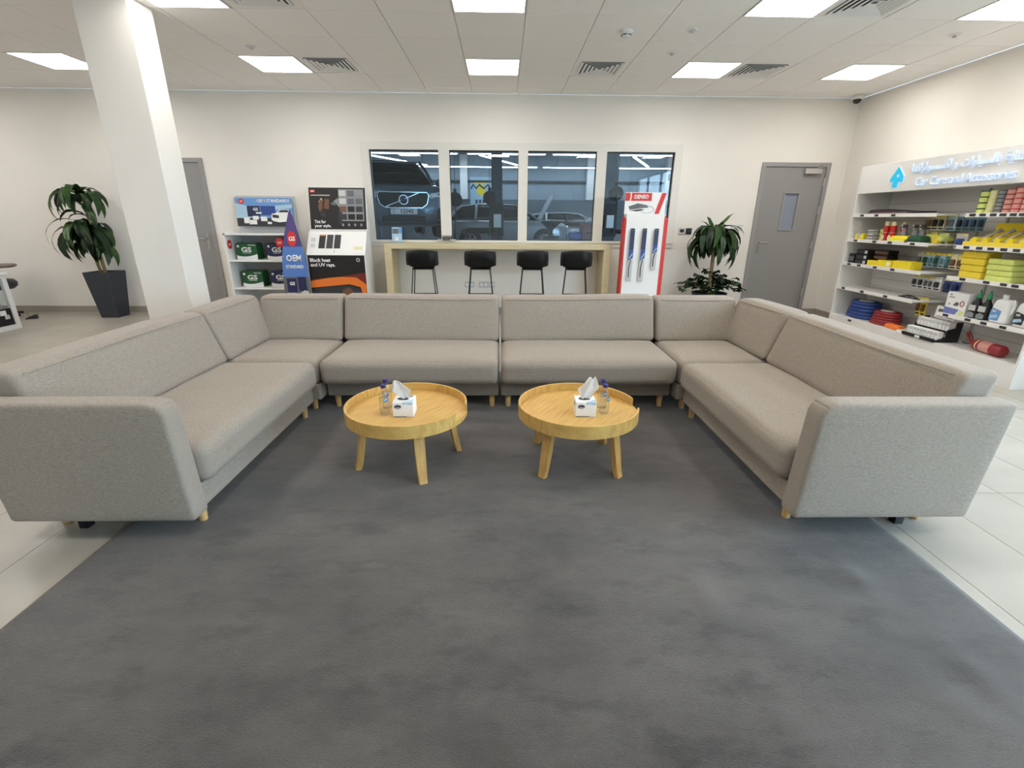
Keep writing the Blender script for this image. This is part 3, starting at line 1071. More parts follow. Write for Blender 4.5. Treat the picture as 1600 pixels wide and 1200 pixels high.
# ================================================================== RUG
def rug_h(x, y):
    h = 0.010
    p = noise.noise(Vector((x * 1.3, y * 1.6, 0.3)))
    h += 0.0035 * p
    if x > 0.9 and y < 2.1:
        k = min(1, (x - 0.9) / 0.5) * min(1, (2.1 - y) / 0.3)
        h += k * 0.006 * max(0, noise.noise(Vector((x * 5.2 + y * 2.2, y * 1.7 - x, 2.0))))
    for bx, by, sx, sy, a in ((1.86, 1.55, .06, .07, .012), (1.78, 1.40, .14, .05, .007), (0.62, 0.83, .10, .05, .010), (0.45, 0.88, .05, .05, .007), (1.2, 1.45, .05, .16, .006),
                              (-.6, 1.37, .22, .012, -.004), (1.45, 1.2, .1, .05, .005), (1.95, 1.1, .05, .16, .006)):
        h += a * math.exp(-((x - bx) / sx) ** 2 - ((y - by) / sy) ** 2)
    return max(0.004, h)


bm = bmesh.new()
RX0, RX1, RY0, RY1 = -1.372, 2.245, -1.6, 4.35
nx, ny = 150, 210
gv = []
for j in range(ny + 1):
    row = []
    for i in range(nx + 1):
        x, y = RX0 + (RX1 - RX0) * i / nx, RY0 + (RY1 - RY0) * j / ny
        e = min(x - RX0, RX1 - x, y - RY0, RY1 - y)
        row.append(bm.verts.new((x, y, rug_h(x, y) * min(1, 0.55 + e / 0.04))))
    gv.append(row)
for j in range(ny):
    for i in range(nx):
        bm.faces.new((gv[j][i], gv[j][i + 1], gv[j + 1][i + 1], gv[j + 1][i]))
edge = [gv[0][i] for i in range(nx + 1)] + [gv[j][nx] for j in range(1, ny + 1)] + [gv[ny][i] for i in range(nx - 1, -1, -1)] + [gv[j][0] for j in range(ny - 1, 0, -1)]
low = [bm.verts.new((v.co.x, v.co.y, 0.0)) for v in edge]
for i in range(len(edge)):
    k = (i + 1) % len(edge)
    bm.faces.new((edge[i], low[i], low[k], edge[k]))
bm.faces.new(low[::-1])
tag(part('rug', bm, M['rug'], smooth=True), 'large charcoal grey pile rug under the sofas and tables', 'rug')

# ================================================================== SOFAS
ZL, ZR, ZS = 0.115, 0.235, 0.425     # leg top / rail bottom, rail top, seat top


def leg_mesh():
    return lathe([(0.016, 0), (0.018, 0.006), (0.026, ZL + 0.01)], 14)


leg_me = mesh_of(leg_mesh(), 'leg', True)
leg_me.materials.append(M['beech'])


def rumple(v, amp=0.004, s=0.0):
    n = noise.noise(Vector((v.x * 5 + s, v.y * 5, v.z * 5))) + 0.5 * noise.noise(Vector((v.x * 13 + s, v.y * 4, v.z * 9)))
    return amp * n


def seat_cushion(w, d, seed):
    def wp(v):
        return (v.x, v.y, v.z + rumple(v, 0.005, seed) * (1 if v.z > 0 else 0.2))
    return softbox(w, d, ZS - ZR, 0.05, 14, (0, 0.006, 0.012), wp)


BC_H = 0.355


def back_cushion(w, seed, lean=0.115):
    # local y: front negative; leans backwards with height and narrows upwards
    def wp(v):
        f = (v.z + BC_H / 2) / BC_H
        y = v.y * (1.0 - 0.12 * f) + lean * f
        return (v.x, y + rumple(v, 0.004, seed), v.z + 0.006 * math.sin(v.x * 3 + seed))
    return softbox(w, 0.20, BC_H, 0.035, 14, (0, 0.012, 0.006), wp)


def welt(w, seed, lean=0.115):
    f = 0.93
    z = BC_H / 2 - 0.018
    return tube([(-w / 2 + .04 + (w - .08) * k / 12, -0.10 * .88 + lean * f - 0.006, z + 0.006 * math.sin((-w / 2 + w * k / 12) * 3 + seed)) for k in range(13)], 0.003, 5)


def sofa_straight(label, loc, rz, W, arm=None, seed=0.0):
    rail = 0.05 if arm is not None else 0.12
    t = thing('sofa_section', label, 'sofa', loc, rz, 'sections of the U-shaped grey sofa')
    g = 0.006
    part('base', box(g, W - g, rail, 0.84, ZL, ZR, bev=0.012), M['fabric'], t)
    part('seat_cushion', seat_cushion(W - 2 * g, 0.70, seed), M['fabric'], t, (W / 2, 0.35, (ZR + ZS) / 2), smooth=True)
    part('back_frame', box(g, W - g, 0.74, 0.85, ZR, 0.62, bev=0.02, seg=3), M['fabric'], t)
    bc = part('back_cushion', back_cushion(W - 2 * g, seed), M['fabric'], t, (W / 2, 0.70, ZS + BC_H / 2 - 0.005), smooth=True)
    part('welt', welt(W - 2 * g, seed), M['fabric'], bc)
    for lx in (0.06, W - 0.06):
        for ly in (rail + 0.06, 0.76):
            part('leg', leg_me, None, t, (lx, ly, 0.0))
    if arm is not None:
        ax0 = -0.112 if arm < 0 else W + 0.002

        def wp(v):
            y, z = v.y, v.z
            q = 0.06
            dy, dz = (-0.41 + q) - y, z - (0.28 - q)
            if dy > 0 and dz > 0:          # rounded front top corner
                m_, l_ = max(dy, dz), math.hypot(dy, dz)
                y, z = (-0.41 + q) - dy * m_ / l_, (0.28 - q) + dz * m_ / l_
            x = v.x + 0.005 * math.copysign(1, v.x) * (1 - (v.y / .43) ** 2) * (1 - (v.z / .28) ** 2)
            return (x, y + (0.012 * (z / .27) if y < 0 else 0.025 * (z / .27)), z)
        part('armrest', softbox(0.11, 0.82, 0.56, 0.020, 14, warp=wp), M['fabarm'], t, (ax0 + 0.055, 0.445, ZL + 0.28), smooth=True)
        part('glide_block', box(ax0 + (.12 if arm < 0 else -.05), ax0 + (.16 if arm < 0 else -.01), .62, .66, 0.0, ZL + .01), M['black'], t)
    return t


def sofa_corner(label, loc, mirror, seed):
    """square corner; local origin at the inner front corner, x to the outer side (mirror=1: outer side at -x)"""
    t = thing('sofa_section', label, 'sofa', loc, 0, 'sections of the U-shaped grey sofa')
    s = -1 if mirror else 1
    X = lambda a, b: (min(s * a, s * b), max(s * a, s * b))
    W = 0.90
    a, b = X(0.006, W - 0.05)
    part('base', box(a, b, 0.02, 0.84, ZL, ZR, bev=0.012), M['fabric'], t)
    a, b = X(0.006, 0.69)
    part('seat_cushion', seat_cushion(b - a, 0.69, seed), M['fabric'], t, ((a + b) / 2, 0.352, (ZR + ZS) / 2 - 0.004), smooth=True)
    a, b = X(0.0, 0.85)
    f = bmesh.new()
    box(a, b, 0.74, 0.85, ZR, 0.62, f, 0.02, 3)
    a, b = X(0.74, 0.85)
    box(a, b, 0.0, 0.74, ZR, 0.62, f, 0.02, 3)
    part('back_frame', f, M['fabric'], t)
    # rear back cushion
    a, b = X(0.006, 0.70)
    c = part('back_cushion', back_cushion(b - a, seed + 3), M['fabric'], t, ((a + b) / 2, 0.70, ZS + BC_H / 2 - 0.005), smooth=True)
    part('welt', welt(b - a, seed + 3), M['fabric'], c)
    # side back cushion
    wl = 0.74
    c = part('back_cushion', back_cushion(wl, seed + 5), M['fabric'], t, (s * 0.70, 0.01 + wl / 2, ZS + BC_H / 2 - 0.005), (0, 0, PI / 2 if mirror else -PI / 2), smooth=True)
    part('welt', welt(wl, seed + 5), M['fabric'], c)
    for lx in (0.1, 0.76):
        for ly in (0.12, 0.76):
            part('leg', leg_me, None, t, (s * lx, ly, 0))
    return t


SX0, SXM, SX1, SY = -0.925, 0.388, 1.702, 3.27
sofa_straight('long left sofa section with armrest, facing right, column behind it', (SX0, 1.915, 0), PI / 2, 1.365, -1, 1.0)
sofa_corner('left corner sofa section with two back cushions, before the battery shelf', (SX0, SY + 0.012, 0), True, 2.0)
sofa_straight('left of the two middle sofa sections facing the camera, behind left table', (SX0 + .003, SY, 0), 0, SXM - SX0 - .006, None, 4.0)
sofa_straight('right of the two middle sofa sections facing the camera, behind right table', (SXM + .003, SY, 0), 0, SX1 - SXM - .006, None, 6.0)
sofa_corner('right corner sofa section with two back cushions, before the potted plant', (SX1, SY + 0.012, 0), False, 8.0)
sofa_straight('long right sofa section with armrest, facing left, by the product shelves', (SX1, 3.28, 0), -PI / 2, 1.365, 1, 10.0)


# ================================================================== TABLES
def tray_table(label, cx, cy, leg_a, gap0, gap1):
    t = thing('coffee_table', label, 'table', (cx, cy, 0), 0, 'round oak tray tables')
    R, z0, zs, z1 = 0.348, 0.306, 0.334, 0.382
    part('tray_base', lathe([(R - 0.012, z0 + .004), (R - 0.012, zs)], 64), M['oak'], t, (0, 0, 0), (0, 0, leg_a))
    # rim strip, open between gap0 and gap1 (degrees)
    bm = bmesh.new()
    n = 84
    a0, a1 = math.radians(gap1), math.radians(gap0 + 360)
    rings = []
    for k in range(n + 1):
        a = a0 + (a1 - a0) * k / n
        c, s = math.cos(a), math.sin(a)
        lo = 0.0
        top = z1
        rings.append([bm.verts.new((r * c, r * s, z)) for r, z in ((R - .010, z0), (R + .002, z0), (R + .002, top - .002), (R - .001, top), (R - .007, top), (R - .010, top - .002))])
    for a, b in zip(rings, rings[1:]):
        for k in range(6):
            bm.faces.new((a[k], a[(k + 1) % 6], b[(k + 1) % 6], b[k]))
    bm.faces.new(rings[0][::-1])
    bm.faces.new(rings[-1])
    part('rim', bm, M['oak'], t)
    # low strip across the gap
    bm = bmesh.new()
    rings = []
    for k in range(9):
        a = math.radians(gap0 + (gap1 - gap0) * k / 8)
        c, s = math.cos(a), math.sin(a)
        rings.append([bm.verts.new((r * c, r * s, z)) for r, z in ((R - .010, z0), (R + .002, z0), (R + .002, zs), (R - .010, zs))])
    for a, b in zip(rings, rings[1:]):
        for k in range(4):
            bm.faces.new((a[k], a[(k + 1) % 4], b[(k + 1) % 4], b[k]))
    part('rim_step', bm, M['oak'], t)
    for k in range(4):
        a = math.radians(leg_a) + k * PI / 2
        b = bmesh.new()
        # leg: flat board curving into the tray, splayed outwards
        secs = []
        for f in (0, .15, .5, .8, .93, 1.0):
            r = 0.305 - 0.055 * f ** 0.8
            w = 0.024 + 0.008 * f
            tt = 0.017 + (0.010 * max(0, (f - .8) / .2))
            z = (z0 + .006) * f
            secs.append([b.verts.new((r + dx, dy, z)) for dx, dy in ((-tt, -w), (tt, -w), (tt, w), (-tt, w))])
        for p, q in zip(secs, secs[1:]):
            for i in range(4):
                b.faces.new((p[i], p[(i + 1) % 4], q[(i + 1) % 4], q[i]))
        b.faces.new(secs[0][::-1])
        b.faces.new(secs[-1])
        bmesh.ops.bevel(b, geom=[e for e in b.edges if abs(e.verts[0].co.z - e.verts[1].co.z) > .01], offset=.004, segments=2, affect='EDGES')
        part('leg', b, M['oakleg'], t, (0, 0, 0.009), (0, 0, a))
    return t


tray_table('left round oak tray table on splayed legs', -0.150, 2.585, 23, -30, -5)
tray_table('right round oak tray table with rim gap at its right', 0.852, 2.58, 45, -15, 11)
ZT = 0.3345

bottle_prof = [(0.022, 0.0), (0.026, 0.003), (0.028, 0.010), (0.0285, 0.030), (0.0275, 0.033), (0.0285, 0.037), (0.0285, 0.050), (0.0275, 0.053), (0.0285, 0.057), (0.0285, 0.100),
               (0.027, 0.115), (0.022, 0.135), (0.015, 0.150), (0.0125, 0.156), (0.0125, 0.160)]


def bottle(x, y, label, rz=0.0):
    t = thing('water_bottle', label, 'bottle', (x, y, ZT), rz, 'small water bottles on the tables')
    part('bottle_body', lathe(bottle_prof, 24), M['pet'], t, smooth=True)
    part('water', lathe([(.0265, .002), (.0265, .098)], 20), M['water'], t, smooth=True)
    part('cap', lathe([(0.0145, 0.158), (0.0150, 0.160), (0.0150, 0.174), (0.0135, 0.177)], 20), M['capblue'], t)
    lb = bmesh.new()
    n = 14
    for k in range(n + 1):
        a = -PI / 2 - .95 + 1.9 * k / n
        for z in (0.076, 0.108):
            lb.verts.new((0.0290 * math.cos(a), 0.0290 * math.sin(a), z))
    lb.verts.ensure_lookup_table()
    for k in range(n):
        lb.faces.new((lb.verts[2 * k], lb.verts[2 * k + 2], lb.verts[2 * k + 3], lb.verts[2 * k + 1]))
    wr = part('label_wrap', lb, M['acrylic'], t)
    a = -PI / 2 + .35
    part('label_disc', prism(circ(0, 0, .0135, .012, 18), .0012), mat('label_blue', srgb(70, 130, 170), .4), t, (0.0286 * math.cos(a), 0.0286 * math.sin(a), .092), (PI / 2, 0, a + PI / 2))
    part('label_swoosh', prism([(-.010, -.001), (.008, .004), (.010, .007), (-.009, .003)], .0008), M['paper'], t, (0.0300 * math.cos(a), 0.0300 * math.sin(a), .092), (PI / 2, 0, a + PI / 2))
    return t


def tissue_box(x, y, rz, label, flip):
    t = thing('tissue_box', label, 'tissue box', (x, y, ZT), rz, 'tissue boxes on the tables')
    w, d, h = 0.115, 0.115, 0.088
    b = part('carton', box(-w / 2, w / 2, -d / 2, d / 2, 0, h, bev=.0015, seg=1), M['paper'], t)
    fr = (0, -d / 2 - .0004, 0)
    part('emblem', prism(circ(0, 0, .020, .013, 20), .0008), M['mgrey'], b, (-.028, -d / 2 - .0003, .062), FACE_CAM)
    part('emblem_band', prism(rect(-.016, .016, .001, .007), .0008), M['navy'], b, (-.026, -d / 2 - .0012, .062), FACE_CAM)
    part('emblem_band', prism(rect(-.014, .012, -.008, -.005), .0008), M['paper'], b, (-.026, -d / 2 - .0012, .062), FACE_CAM)
    part('wave', prism([(0.0, .030), (.02, .036), (.04, .030), (.055, .034), (.055, .0435), (.0, .0435)], .0008), M['pblue'], b, (0, -d / 2 - .0003, .044), FACE_CAM)
    part('base_stripe', prism(rect(-.055, .020, .0, .005), .0008), M['grey'], b, (0, -d / 2 - .0003, .001), FACE_CAM)
    part('wave', prism([(-.01, -.056), (.055, -.056), (.055, -.010), (.03, -.03), (.01, -.04)], .0008), M['pblue'], b, (0, 0, h - .0002))
    part('emblem', prism(circ(.028, .040, .018, .010, 18), .0008), M['mgrey'], b, (0, 0, h - .0002))
    part('emblem', prism(circ(0, 0, .020, .013, 20), .0008), M['mgrey'], b, (-w / 2 - .0003, .01, .058), FACE_MX)
    part('opening', prism(circ(-.005, .004, .034, .024, 24), .001), M['dark'], b, (0, 0, h - .0002))
    # tissue: a folded, thick-edged crumpled sheet
    bm = bmesh.new()
    nu, nv = 14, 16
    gr = []
    for j in range(nv + 1):
        v = j / nv
        row = []
        for i in range(nu + 1):
            u = i / nu * 2 - 1
            wdt = (.020 + .040 * min(1, v * 1.8)) * (1 - .55 * max(0, v - .55) / .45)
            z = h + (.115 if flip > 0 else .135) * v * (1 - .15 * abs(u) ** 2) + .008 * math.sin(u * 5 + v * 4)
            xx = u * wdt + flip * (-.012 + .034 * (1 - v) * 0 + .045 * (0.5 - v) * .9)
            yy = .004 + .013 * math.sin(u * 4.2 + flip) * (0.4 + v) - .015 * v
            row.append(bm.verts.new((xx, yy, z)))
        gr.append(row)
    for j in range(nv):
        for i in range(nu):
            bm.faces.new((gr[j][i], gr[j][i + 1], gr[j + 1][i + 1], gr[j + 1][i]))
    bmesh.ops.solidify(bm, geom=list(bm.faces), thickness=.0012)
    part('tissue', bm, mat('tissue_white', srgb(244, 243, 240), .9), t, smooth=True)
    return t


bottle(-0.262, 2.520, 'nearer clear water bottle on the left table', 0.2)
bottle(-0.270, 2.615, 'farther clear water bottle on the left table', -0.1)
bottle(0.996, 2.530, 'nearer clear water bottle on the right table', 0.3)
bottle(1.000, 2.615, 'farther clear water bottle on the right table', 0.1)
tissue_box(-0.150, 2.525, 0.02, 'white and blue tissue box on the left table', 1)
tissue_box(0.883, 2.525, -0.03, 'white and blue tissue box on the right table', -1)

# ================================================================== COUNTER AND STOOLS
t = thing('bar_counter', 'pale oak bar counter under the window', 'counter', (0.35, 7.13, 0))
part('counter_top', box(-1.595, 1.585, -0.24, 0.215, 0.99, 1.055, bev=.003), M['ply'], t)
part('side_panel', box(-1.595, -1.495, -0.24, 0.215, 0, 0.99, bev=.003), M['ply'], t)
part('side_panel', box(1.485, 1.585, -0.24, 0.215, 0, 0.99, bev=.003), M['ply'], t)


def stool(x, y, rz, label):
    t = thing('bar_stool', label, 'stool', (x, y, 0), rz, 'black bar stools at the counter')
    # shell: back towards -Y (seen from behind), seat reaching +Y
    bm = bmesh.new()
    prof = [(-.205, 1.0, .205), (-.215, .96, .212), (-.21, .88, .214), (-.19, .80, .212), (-.14, .765, .206), (-.05, .76, .205), (.08, .765, .205), (.16, .76, .195), (.185, .745, .18)]
    n = 10
    rings = []
    for y0, z0, w in prof:
        row = []
        for i in range(n + 1):
            u = i / n * 2 - 1
            c = u ** 4
            f = 1 if z0 > .78 else .35
            row.append(bm.verts.new((u * w, y0 + .07 * c * f, z0 + (.05 * c if z0 < .78 else 0) - (.02 * u * u if z0 > .95 else 0))))
        rings.append(row)
    for a, b in zip(rings, rings[1:]):
        for i in range(n):
            bm.faces.new((a[i], a[i + 1], b[i + 1], b[i]))
    bmesh.ops.solidify(bm, geom=list(bm.faces), thickness=.014)
    part('shell', bm, M['black'], t, smooth=True)
    f = {}
    for sx in (-1, 1):
        for sy in (-1, 1):
            top = (sx * .13, sy * .12, .755)
            bot = (sx * .20, sy * .20, .0)
            part('leg', tube([top, bot], .0075, 8), M['blackm'], t)
            k = 1 - .38 / .755
            f[(sx, sy)] = tuple(top[i] + (bot[i] - top[i]) * k for i in range(3))
    for a, b in (((-1, -1), (1, -1)), ((-1, 1), (1, 1)), ((-1, -1), (-1, 1)), ((1, -1), (1, 1))):
        part('foot_rail', tube([f[a], f[b]], .0065, 8), M['blackm'], t)
    part('seat_mount', box(-.14, .14, -.13, .13, .742, .756), M['blackm'], t)
    return t


for x, rz, lb in ((-.675, .06, 'leftmost of four black bar stools at the counter'), (.105, .02, 'second from left of four black bar stools at the counter'),
                  (.815, -.03, 'third from left of four black bar stools at the counter'), (1.415, -.12, 'rightmost of four black bar stools at the counter')):
    stool(x, 6.68, rz, lb)

# leaflet stand and little bottle rack on the counter
t = thing('leaflet_stand', 'clear acrylic leaflet stand with blue sheet on the counter', 'leaflet stand', (-1.14, 7.28, 1.055))
part('foot', box(-.075, .075, -.05, .04, 0, .004), M['acrylic'], t)
s = part('sheet', cbox(0, 0, .11, .145, .004, .21), M['pblue'], t, (0, 0.01, 0), (-.12, 0, 0))
part('picture', cbox(-.02, -.003, .16, .09, .002, .07), M['mgrey'], s)
part('picture', cbox(.05, -.003, .17, .04, .002, .08), M['skyb'], s)
part('note', cbox(-.005, -.003, .05, .05, .002, .05), M['paper'], s)
t = thing('bottle_tray', 'white tray on the window sill above the counter', 'tray', (-.42, 7.335, 1.09))
part('tray', box(-.13, .13, -.035, .03, 0, .012, bev=.003), M['whitep'], t)
part('front_label', box(-.06, .06, -.0365, -.035, .001, .011), M['black'], t)
for k in range(6):
    b = thing('ink_bottle', 'tiny dark bottle, %s from left in the row on the sill tray' % ORD[k], 'bottle', (-.47 + k * .024, 7.335, 1.102), 0, 'tiny bottles on the sill tray')
    part('bottle_body', lathe([(.008, 0), (.009, .003), (.009, .035), (.005, .042)], 12), M['black'], b)
    part('cap', lathe([(.0055, .042), (.0055, .055)], 10), M['dark'], b)

# ================================================================== BATTERY DISPLAY SHELF
t = thing('battery_shelf', 'white shelf unit with battery poster header left of the tint stand', 'shelf unit', (-2.98, 7.15, 0))
shelf = t
part('side_panel', box(-.47, -.44, -.25, .21, 0, 1.2), M['white'], t)
part('side_panel', box(.40, .43, -.22, .21, 0, 1.2), M['white'], t)
part('back_panel', box(-.44, .40, .19, .21, 0, 1.68), mat('shelf_back_grey', srgb(196, 196, 194), .5), t)
for z in (.05, .415, .80, 1.155):
    part('shelf_board', box(-.47 if z > 1.1 else -.44, .40, -.25, .19, z, z + .022, bev=.003), M['white'], t)
hd = part('header_board', cbox(0, 0, -.006, .80, .385, .012), M['skyb'], t, (-.02, .12, 1.46), (PI / 2 - .06, 0, 0))
decal('ground', rect(-.40, .40, -.1925, -.08), M['dark'], hd)
decal('cloud', [(-.4, -.08), (-.2, -.08), (-.1, -.02), (-.2, .08), (-.4, .12)], M['pblue'], hd)
decal('cloud', [(.05, .02), (.4, .06), (.4, .11), (.15, .09)], M['pblue'], hd)
decal('battery_picture', rect(-.24, -.06, -.06, .085), M['navy'], hd, (0, 0, .0012))
decal('battery_picture', rect(-.05, .16, -.04, .085), M['blue'], hd, (0, 0, .0012))
lettering('GS', .07, .04, M['paper'], hd, (-.12, .04, .0026), bold=.03)
for q in ((-.30, -.22, -.15, -.07), (-.23, -.12, -.165, -.105), (-.17, -.09, -.10, -.05), (-.06, .03, -.12, -.06), (.03, .09, -.16, -.13), (-.12, -.04, -.02, .0)):
    decal('box_picture', rect(*q), M['paper'], hd, (0, 0, .0026))
cp = [(.09, -.10), (.10, -.02), (.16, -.01), (.22, .035), (.34, .04), (.39, .0), (.395, -.11), (.34, -.12), (.2, -.135), (.12, -.12)]
cpo = decal('car_picture', cp, M['paper'], hd, (0, 0, .0026))
decal('car_glass', [(.19, .0), (.235, .03), (.33, .033), (.35, .0)], M['dark'], hd, (0, 0, .0040))
decal('car_grille', [(.11, -.07), (.2, -.08), (.2, -.04), (.11, -.03)], M['dark'], hd, (0, 0, .0040))
decal('car_wheel', circ(.335, -.11, .032, .04, 14), M['black'], hd, (0, 0, .0040))
lettering('OEM STANDARD?', .46, .045, M['paper'], hd, (.14, .155, .0012), bold=.03)
decal('logo_disc', circ(-.31, .145, .04, .035, 20), M['red'], hd, (0, 0, .0012))
lettering('GS', .04, .02, M['paper'], hd, (-.31, .145, .0026), bold=.03)
for x, y, z, rt in ((-.438, -.17, 1.03, FACE_PX), (.30, -.255, 1.06, FACE_CAM)):
    dd = part('logo_disc', prism(circ(0, 0, .055, .062, 24), .004), M['red'], t, (x, y, z), rt)
    lettering('GS', .06, .032, M['paper'], dd, (0, 0, .0045), bold=.03)


def battery(x, y, z, rz, body, label):
    b = thing('car_battery', label, 'battery', (x, y, z), rz, 'boxed car batteries on the shelf unit')
    w, d, h = .30, .17, .215
    bx = part('carton', box(-w / 2, w / 2, -d / 2, d / 2, 0, h, bev=.004, seg=1), M[body], b)
    wv = [(-w / 2, 0.0), (w / 2, 0.0), (w / 2, .075)] + [(w / 2 - w * k / 10, .075 - .035 * math.sin(PI * k / 10 * .8)) for k in range(1, 10)] + [(-w / 2, .06)]
    decal('white_wave', wv, M['paper'], bx, (0, -d / 2 - .0006, 0), FACE_CAM, .0012)
    lettering('GS', .15, .07, M['paper'], bx, (0, -d / 2 - .0006, .135), FACE_CAM, bold=.04)
    decal('strap_line', rect(-.06, .06, .085, .093), M['lgrey'], bx, (0, -d / 2 - .0006, 0), FACE_CAM)
    decal('corner_mark', rect(-.13, -.10, .165, .195), M['paper'], bx, (0, -d / 2 - .0006, 0), FACE_CAM)
    decal('corner_mark', rect(.03, .14, .19, .202), M['lgrey'], bx, (0, -d / 2 - .0006, 0), FACE_CAM)
    lid = part('lid', box(-w / 2 + .01, w / 2 - .01, -d / 2 + .01, d / 2 - .01, h, h + .012), M[body], b)
    part('terminal', lathe([(.012, h + .012), (.012, h + .026)], 10, None, -.1, .03, 0), M['grey'], lid)
    part('terminal', lathe([(.012, h + .012), (.012, h + .026)], 10, None, .1, .03, 0), M['grey'], lid)


battery(-3.22, 7.12, .822, -.06, 'green', 'green boxed battery on the upper shelf')
battery(-3.20, 7.12, .437, -.06, 'green', 'green boxed battery on the lower shelf')
battery(-2.80, 7.14, .822, -.12, 'navy', 'dark navy boxed battery on the upper shelf')
battery(-2.80, 7.14, .437, -.12, 'navy', 'dark navy boxed battery on the lower shelf')

# tapered three-sided standee
t = thing('standee', 'tall tapered blue and purple standee in front of the battery shelf', 'standee', (-2.44, 6.80, 0))
prof = [(0.0, .19), (.3, .185), (.6, .175), (.85, .158), (1.05, .125), (1.2, .09), (1.35, .048), (1.46, .02), (1.49, .006)]
colz = [(0, .62, 'mgrey'), (.62, 1.10, 'skyb'), (1.10, 1.5, 'purpleprint')]
M['purpleprint'] = mat('print_purple', srgb(76, 62, 120), .4)
M['pyrblue'] = mat('print_mid_blue', srgb(82, 120, 186), .4)


def half_w(z):
    for (z0, w0), (z1, w1) in zip(prof, prof[1:]):
        if z0 <= z <= z1:
            return w0 + (w1 - w0) * (z - z0) / (z1 - z0)
    return prof[-1][1]


def tri_loft(za, zb, n=8):
    bm = bmesh.new()
    rings = []
    for k in range(n + 1):
        z = za + (zb - za) * k / n
        w = half_w(z)
        rings.append([bm.verts.new((w * 1.155 * math.cos(a), w * 1.155 * math.sin(a), z)) for a in (math.radians(212), math.radians(332), math.radians(92))])
    for a, b in zip(rings, rings[1:]):
        for i in range(3):
            bm.faces.new((a[i], a[(i + 1) % 3], b[(i + 1) % 3], b[i]))
    bm.faces.new(rings[0][::-1])
    bm.faces.new(rings[-1])
    return bm


part('lower_print', tri_loft(0, .62), M['mgrey'], t)
mid = part('middle_print', tri_loft(.62, 1.02), M['pyrblue'], t)
up = part('upper_print', tri_loft(1.02, 1.49), M['purpleprint'], t)
fa = math.radians(2)


def on_face(z, off=.0015):
    w = half_w(z)
    n = math.radians(272)
    r = w * 1.155 * 0.5 + off
    return (r * math.cos(n), r * math.sin(n), z)


def face_rot(z):
    dz = .05
    sl = math.atan2((half_w(z - dz) - half_w(z + dz)) * .5775, 2 * dz)
    return (PI / 2 - sl, 0, math.radians(2))


dd = part('logo_disc', prism(circ(0, 0, .06, .10, 24), .002), M['red'], t, on_face(1.12, .004), face_rot(1.12))
lettering('GS', .085, .06, M['paper'], dd, (0, 0, .0025), bold=.03)
lettering('OEM', .20, .085, M['paper'], t, on_face(.87, .004), face_rot(.87), bold=.03)
lettering('STANDARD', .23, .045, M['paper'], t, on_face(.755, .004), face_rot(.755), bold=.02)
bp = part('battery_picture', prism(rect(-.13, .0, -.09, .1), .002), M['navy'], t, on_face(.50, .003), face_rot(.5))
lettering('GS', .07, .045, M['paper'], bp, (-.06, .03, .0025), bold=.03)
part('battery_picture', prism(rect(.02, .13, -.07, .12), .002), M['navy'], t, on_face(.50, .003), face_rot(.5))
part('car_picture', prism([(-.02, -.1), (.15, -.1), (.15, .02), (.10, .04), (.02, -.01)], .002), M['lgrey'], t, on_face(.40, .005), face_rot(.4))
part('box_picture', prism(rect(-.14, -.02, -.12, -.02), .002), M['paper'], t, on_face(.42, .004), face_rot(.42))

# ================================================================== WINDOW TINT STAND
t = thing('tint_display', 'black and white window tint display stand beside the window', 'display stand', (-1.885, 7.05, 0))
bmz = bmesh.new()
sec = [(-.28, 0), (-.28, .915), (-.08, 1.21), (-.02, 1.23), (.06, 1.80), (.09, 1.80), (.09, 0)]
a = [bmz.verts.new((-.40, y, z)) for y, z in sec]
b = [bmz.verts.new((.40, y, z)) for y, z in sec]
bmz.faces.new(a)
bmz.faces.new(b[::-1])
for i in range(len(sec)):
    bmz.faces.new((a[i], b[i], b[(i + 1) % len(sec)], a[(i + 1) % len(sec)]))
part('body', bmz, M['white'], t)
M['blackprint'] = mat('black_print', srgb(26, 23, 23), .4)
tp = part('upper_poster', cbox(0, 0, -.003, .775, .55, .006), M['blackprint'], t, (0, .014, 1.513), (PI / 2 - math.atan2(.08, .57), 0, 0))
decal('brand_tag', rect(-.37, -.30, .21, .245), M['red'], tp, (0, 0, .0004))
lettering('3M', .045, .022, M['paper'], tp, (-.335, .2275, .0016), bold=.03)
decal('title_line', rect(-.36, -.10, .168, .180), M['lgrey'], tp, (0, 0, .0004))
lettering('Tint for', .16, .045, M['paper'], tp, (-.255, -.175, .0006), bold=.03)
lettering('your style.', .23, .05, M['paper'], tp, (-.22, -.235, .0006), bold=.03)
# printed photograph: people beside a car window
for pts, m in (([(-.27, .02), (-.24, .13), (-.20, .10), (-.21, .0), (-.25, -.05)], 'brown'), ([(-.26, .09), (-.22, .14), (-.20, .10), (-.23, .07)], 'cream'),
               ([(-.19, .0), (-.17, .13), (-.11, .12), (-.12, -.01)], 'brown'), ([(-.1, .06), (0, .14), (.03, .1), (-.04, .04)], 'mgrey'),
               ([(-.05, .1), (.04, .15), (.05, .06), (.02, .02)], 'grey'), ([(-.25, -.08), (-.2, -.02), (-.17, -.09), (-.2, -.12)], 'dark'),
               ([(.0, -.2), (.05, -.2), (.06, .0), (.02, .02)], 'dark')):
    decal('photo_shape', pts, M[m], tp, (0, 0, .0004 + rnd.random() * .0006))
decal('sample_tray', rect(.02, .36, -.165, .255), M['grey'], tp, (0, 0, .0004))
cols = ['lgrey', 'mgrey', 'grey', 'lgrey', 'mgrey', 'mgrey', 'brown', 'black', 'dark', 'dark', 'black', 'black']
for k in range(12):
    c, r = k % 3, k // 3
    part('tint_sample', cbox(0, 0, .003, .092, .074, .006, bev=.002, seg=1), M[cols[k]], tp, (.075 + c * .112, .20 - r * .103, .0016))
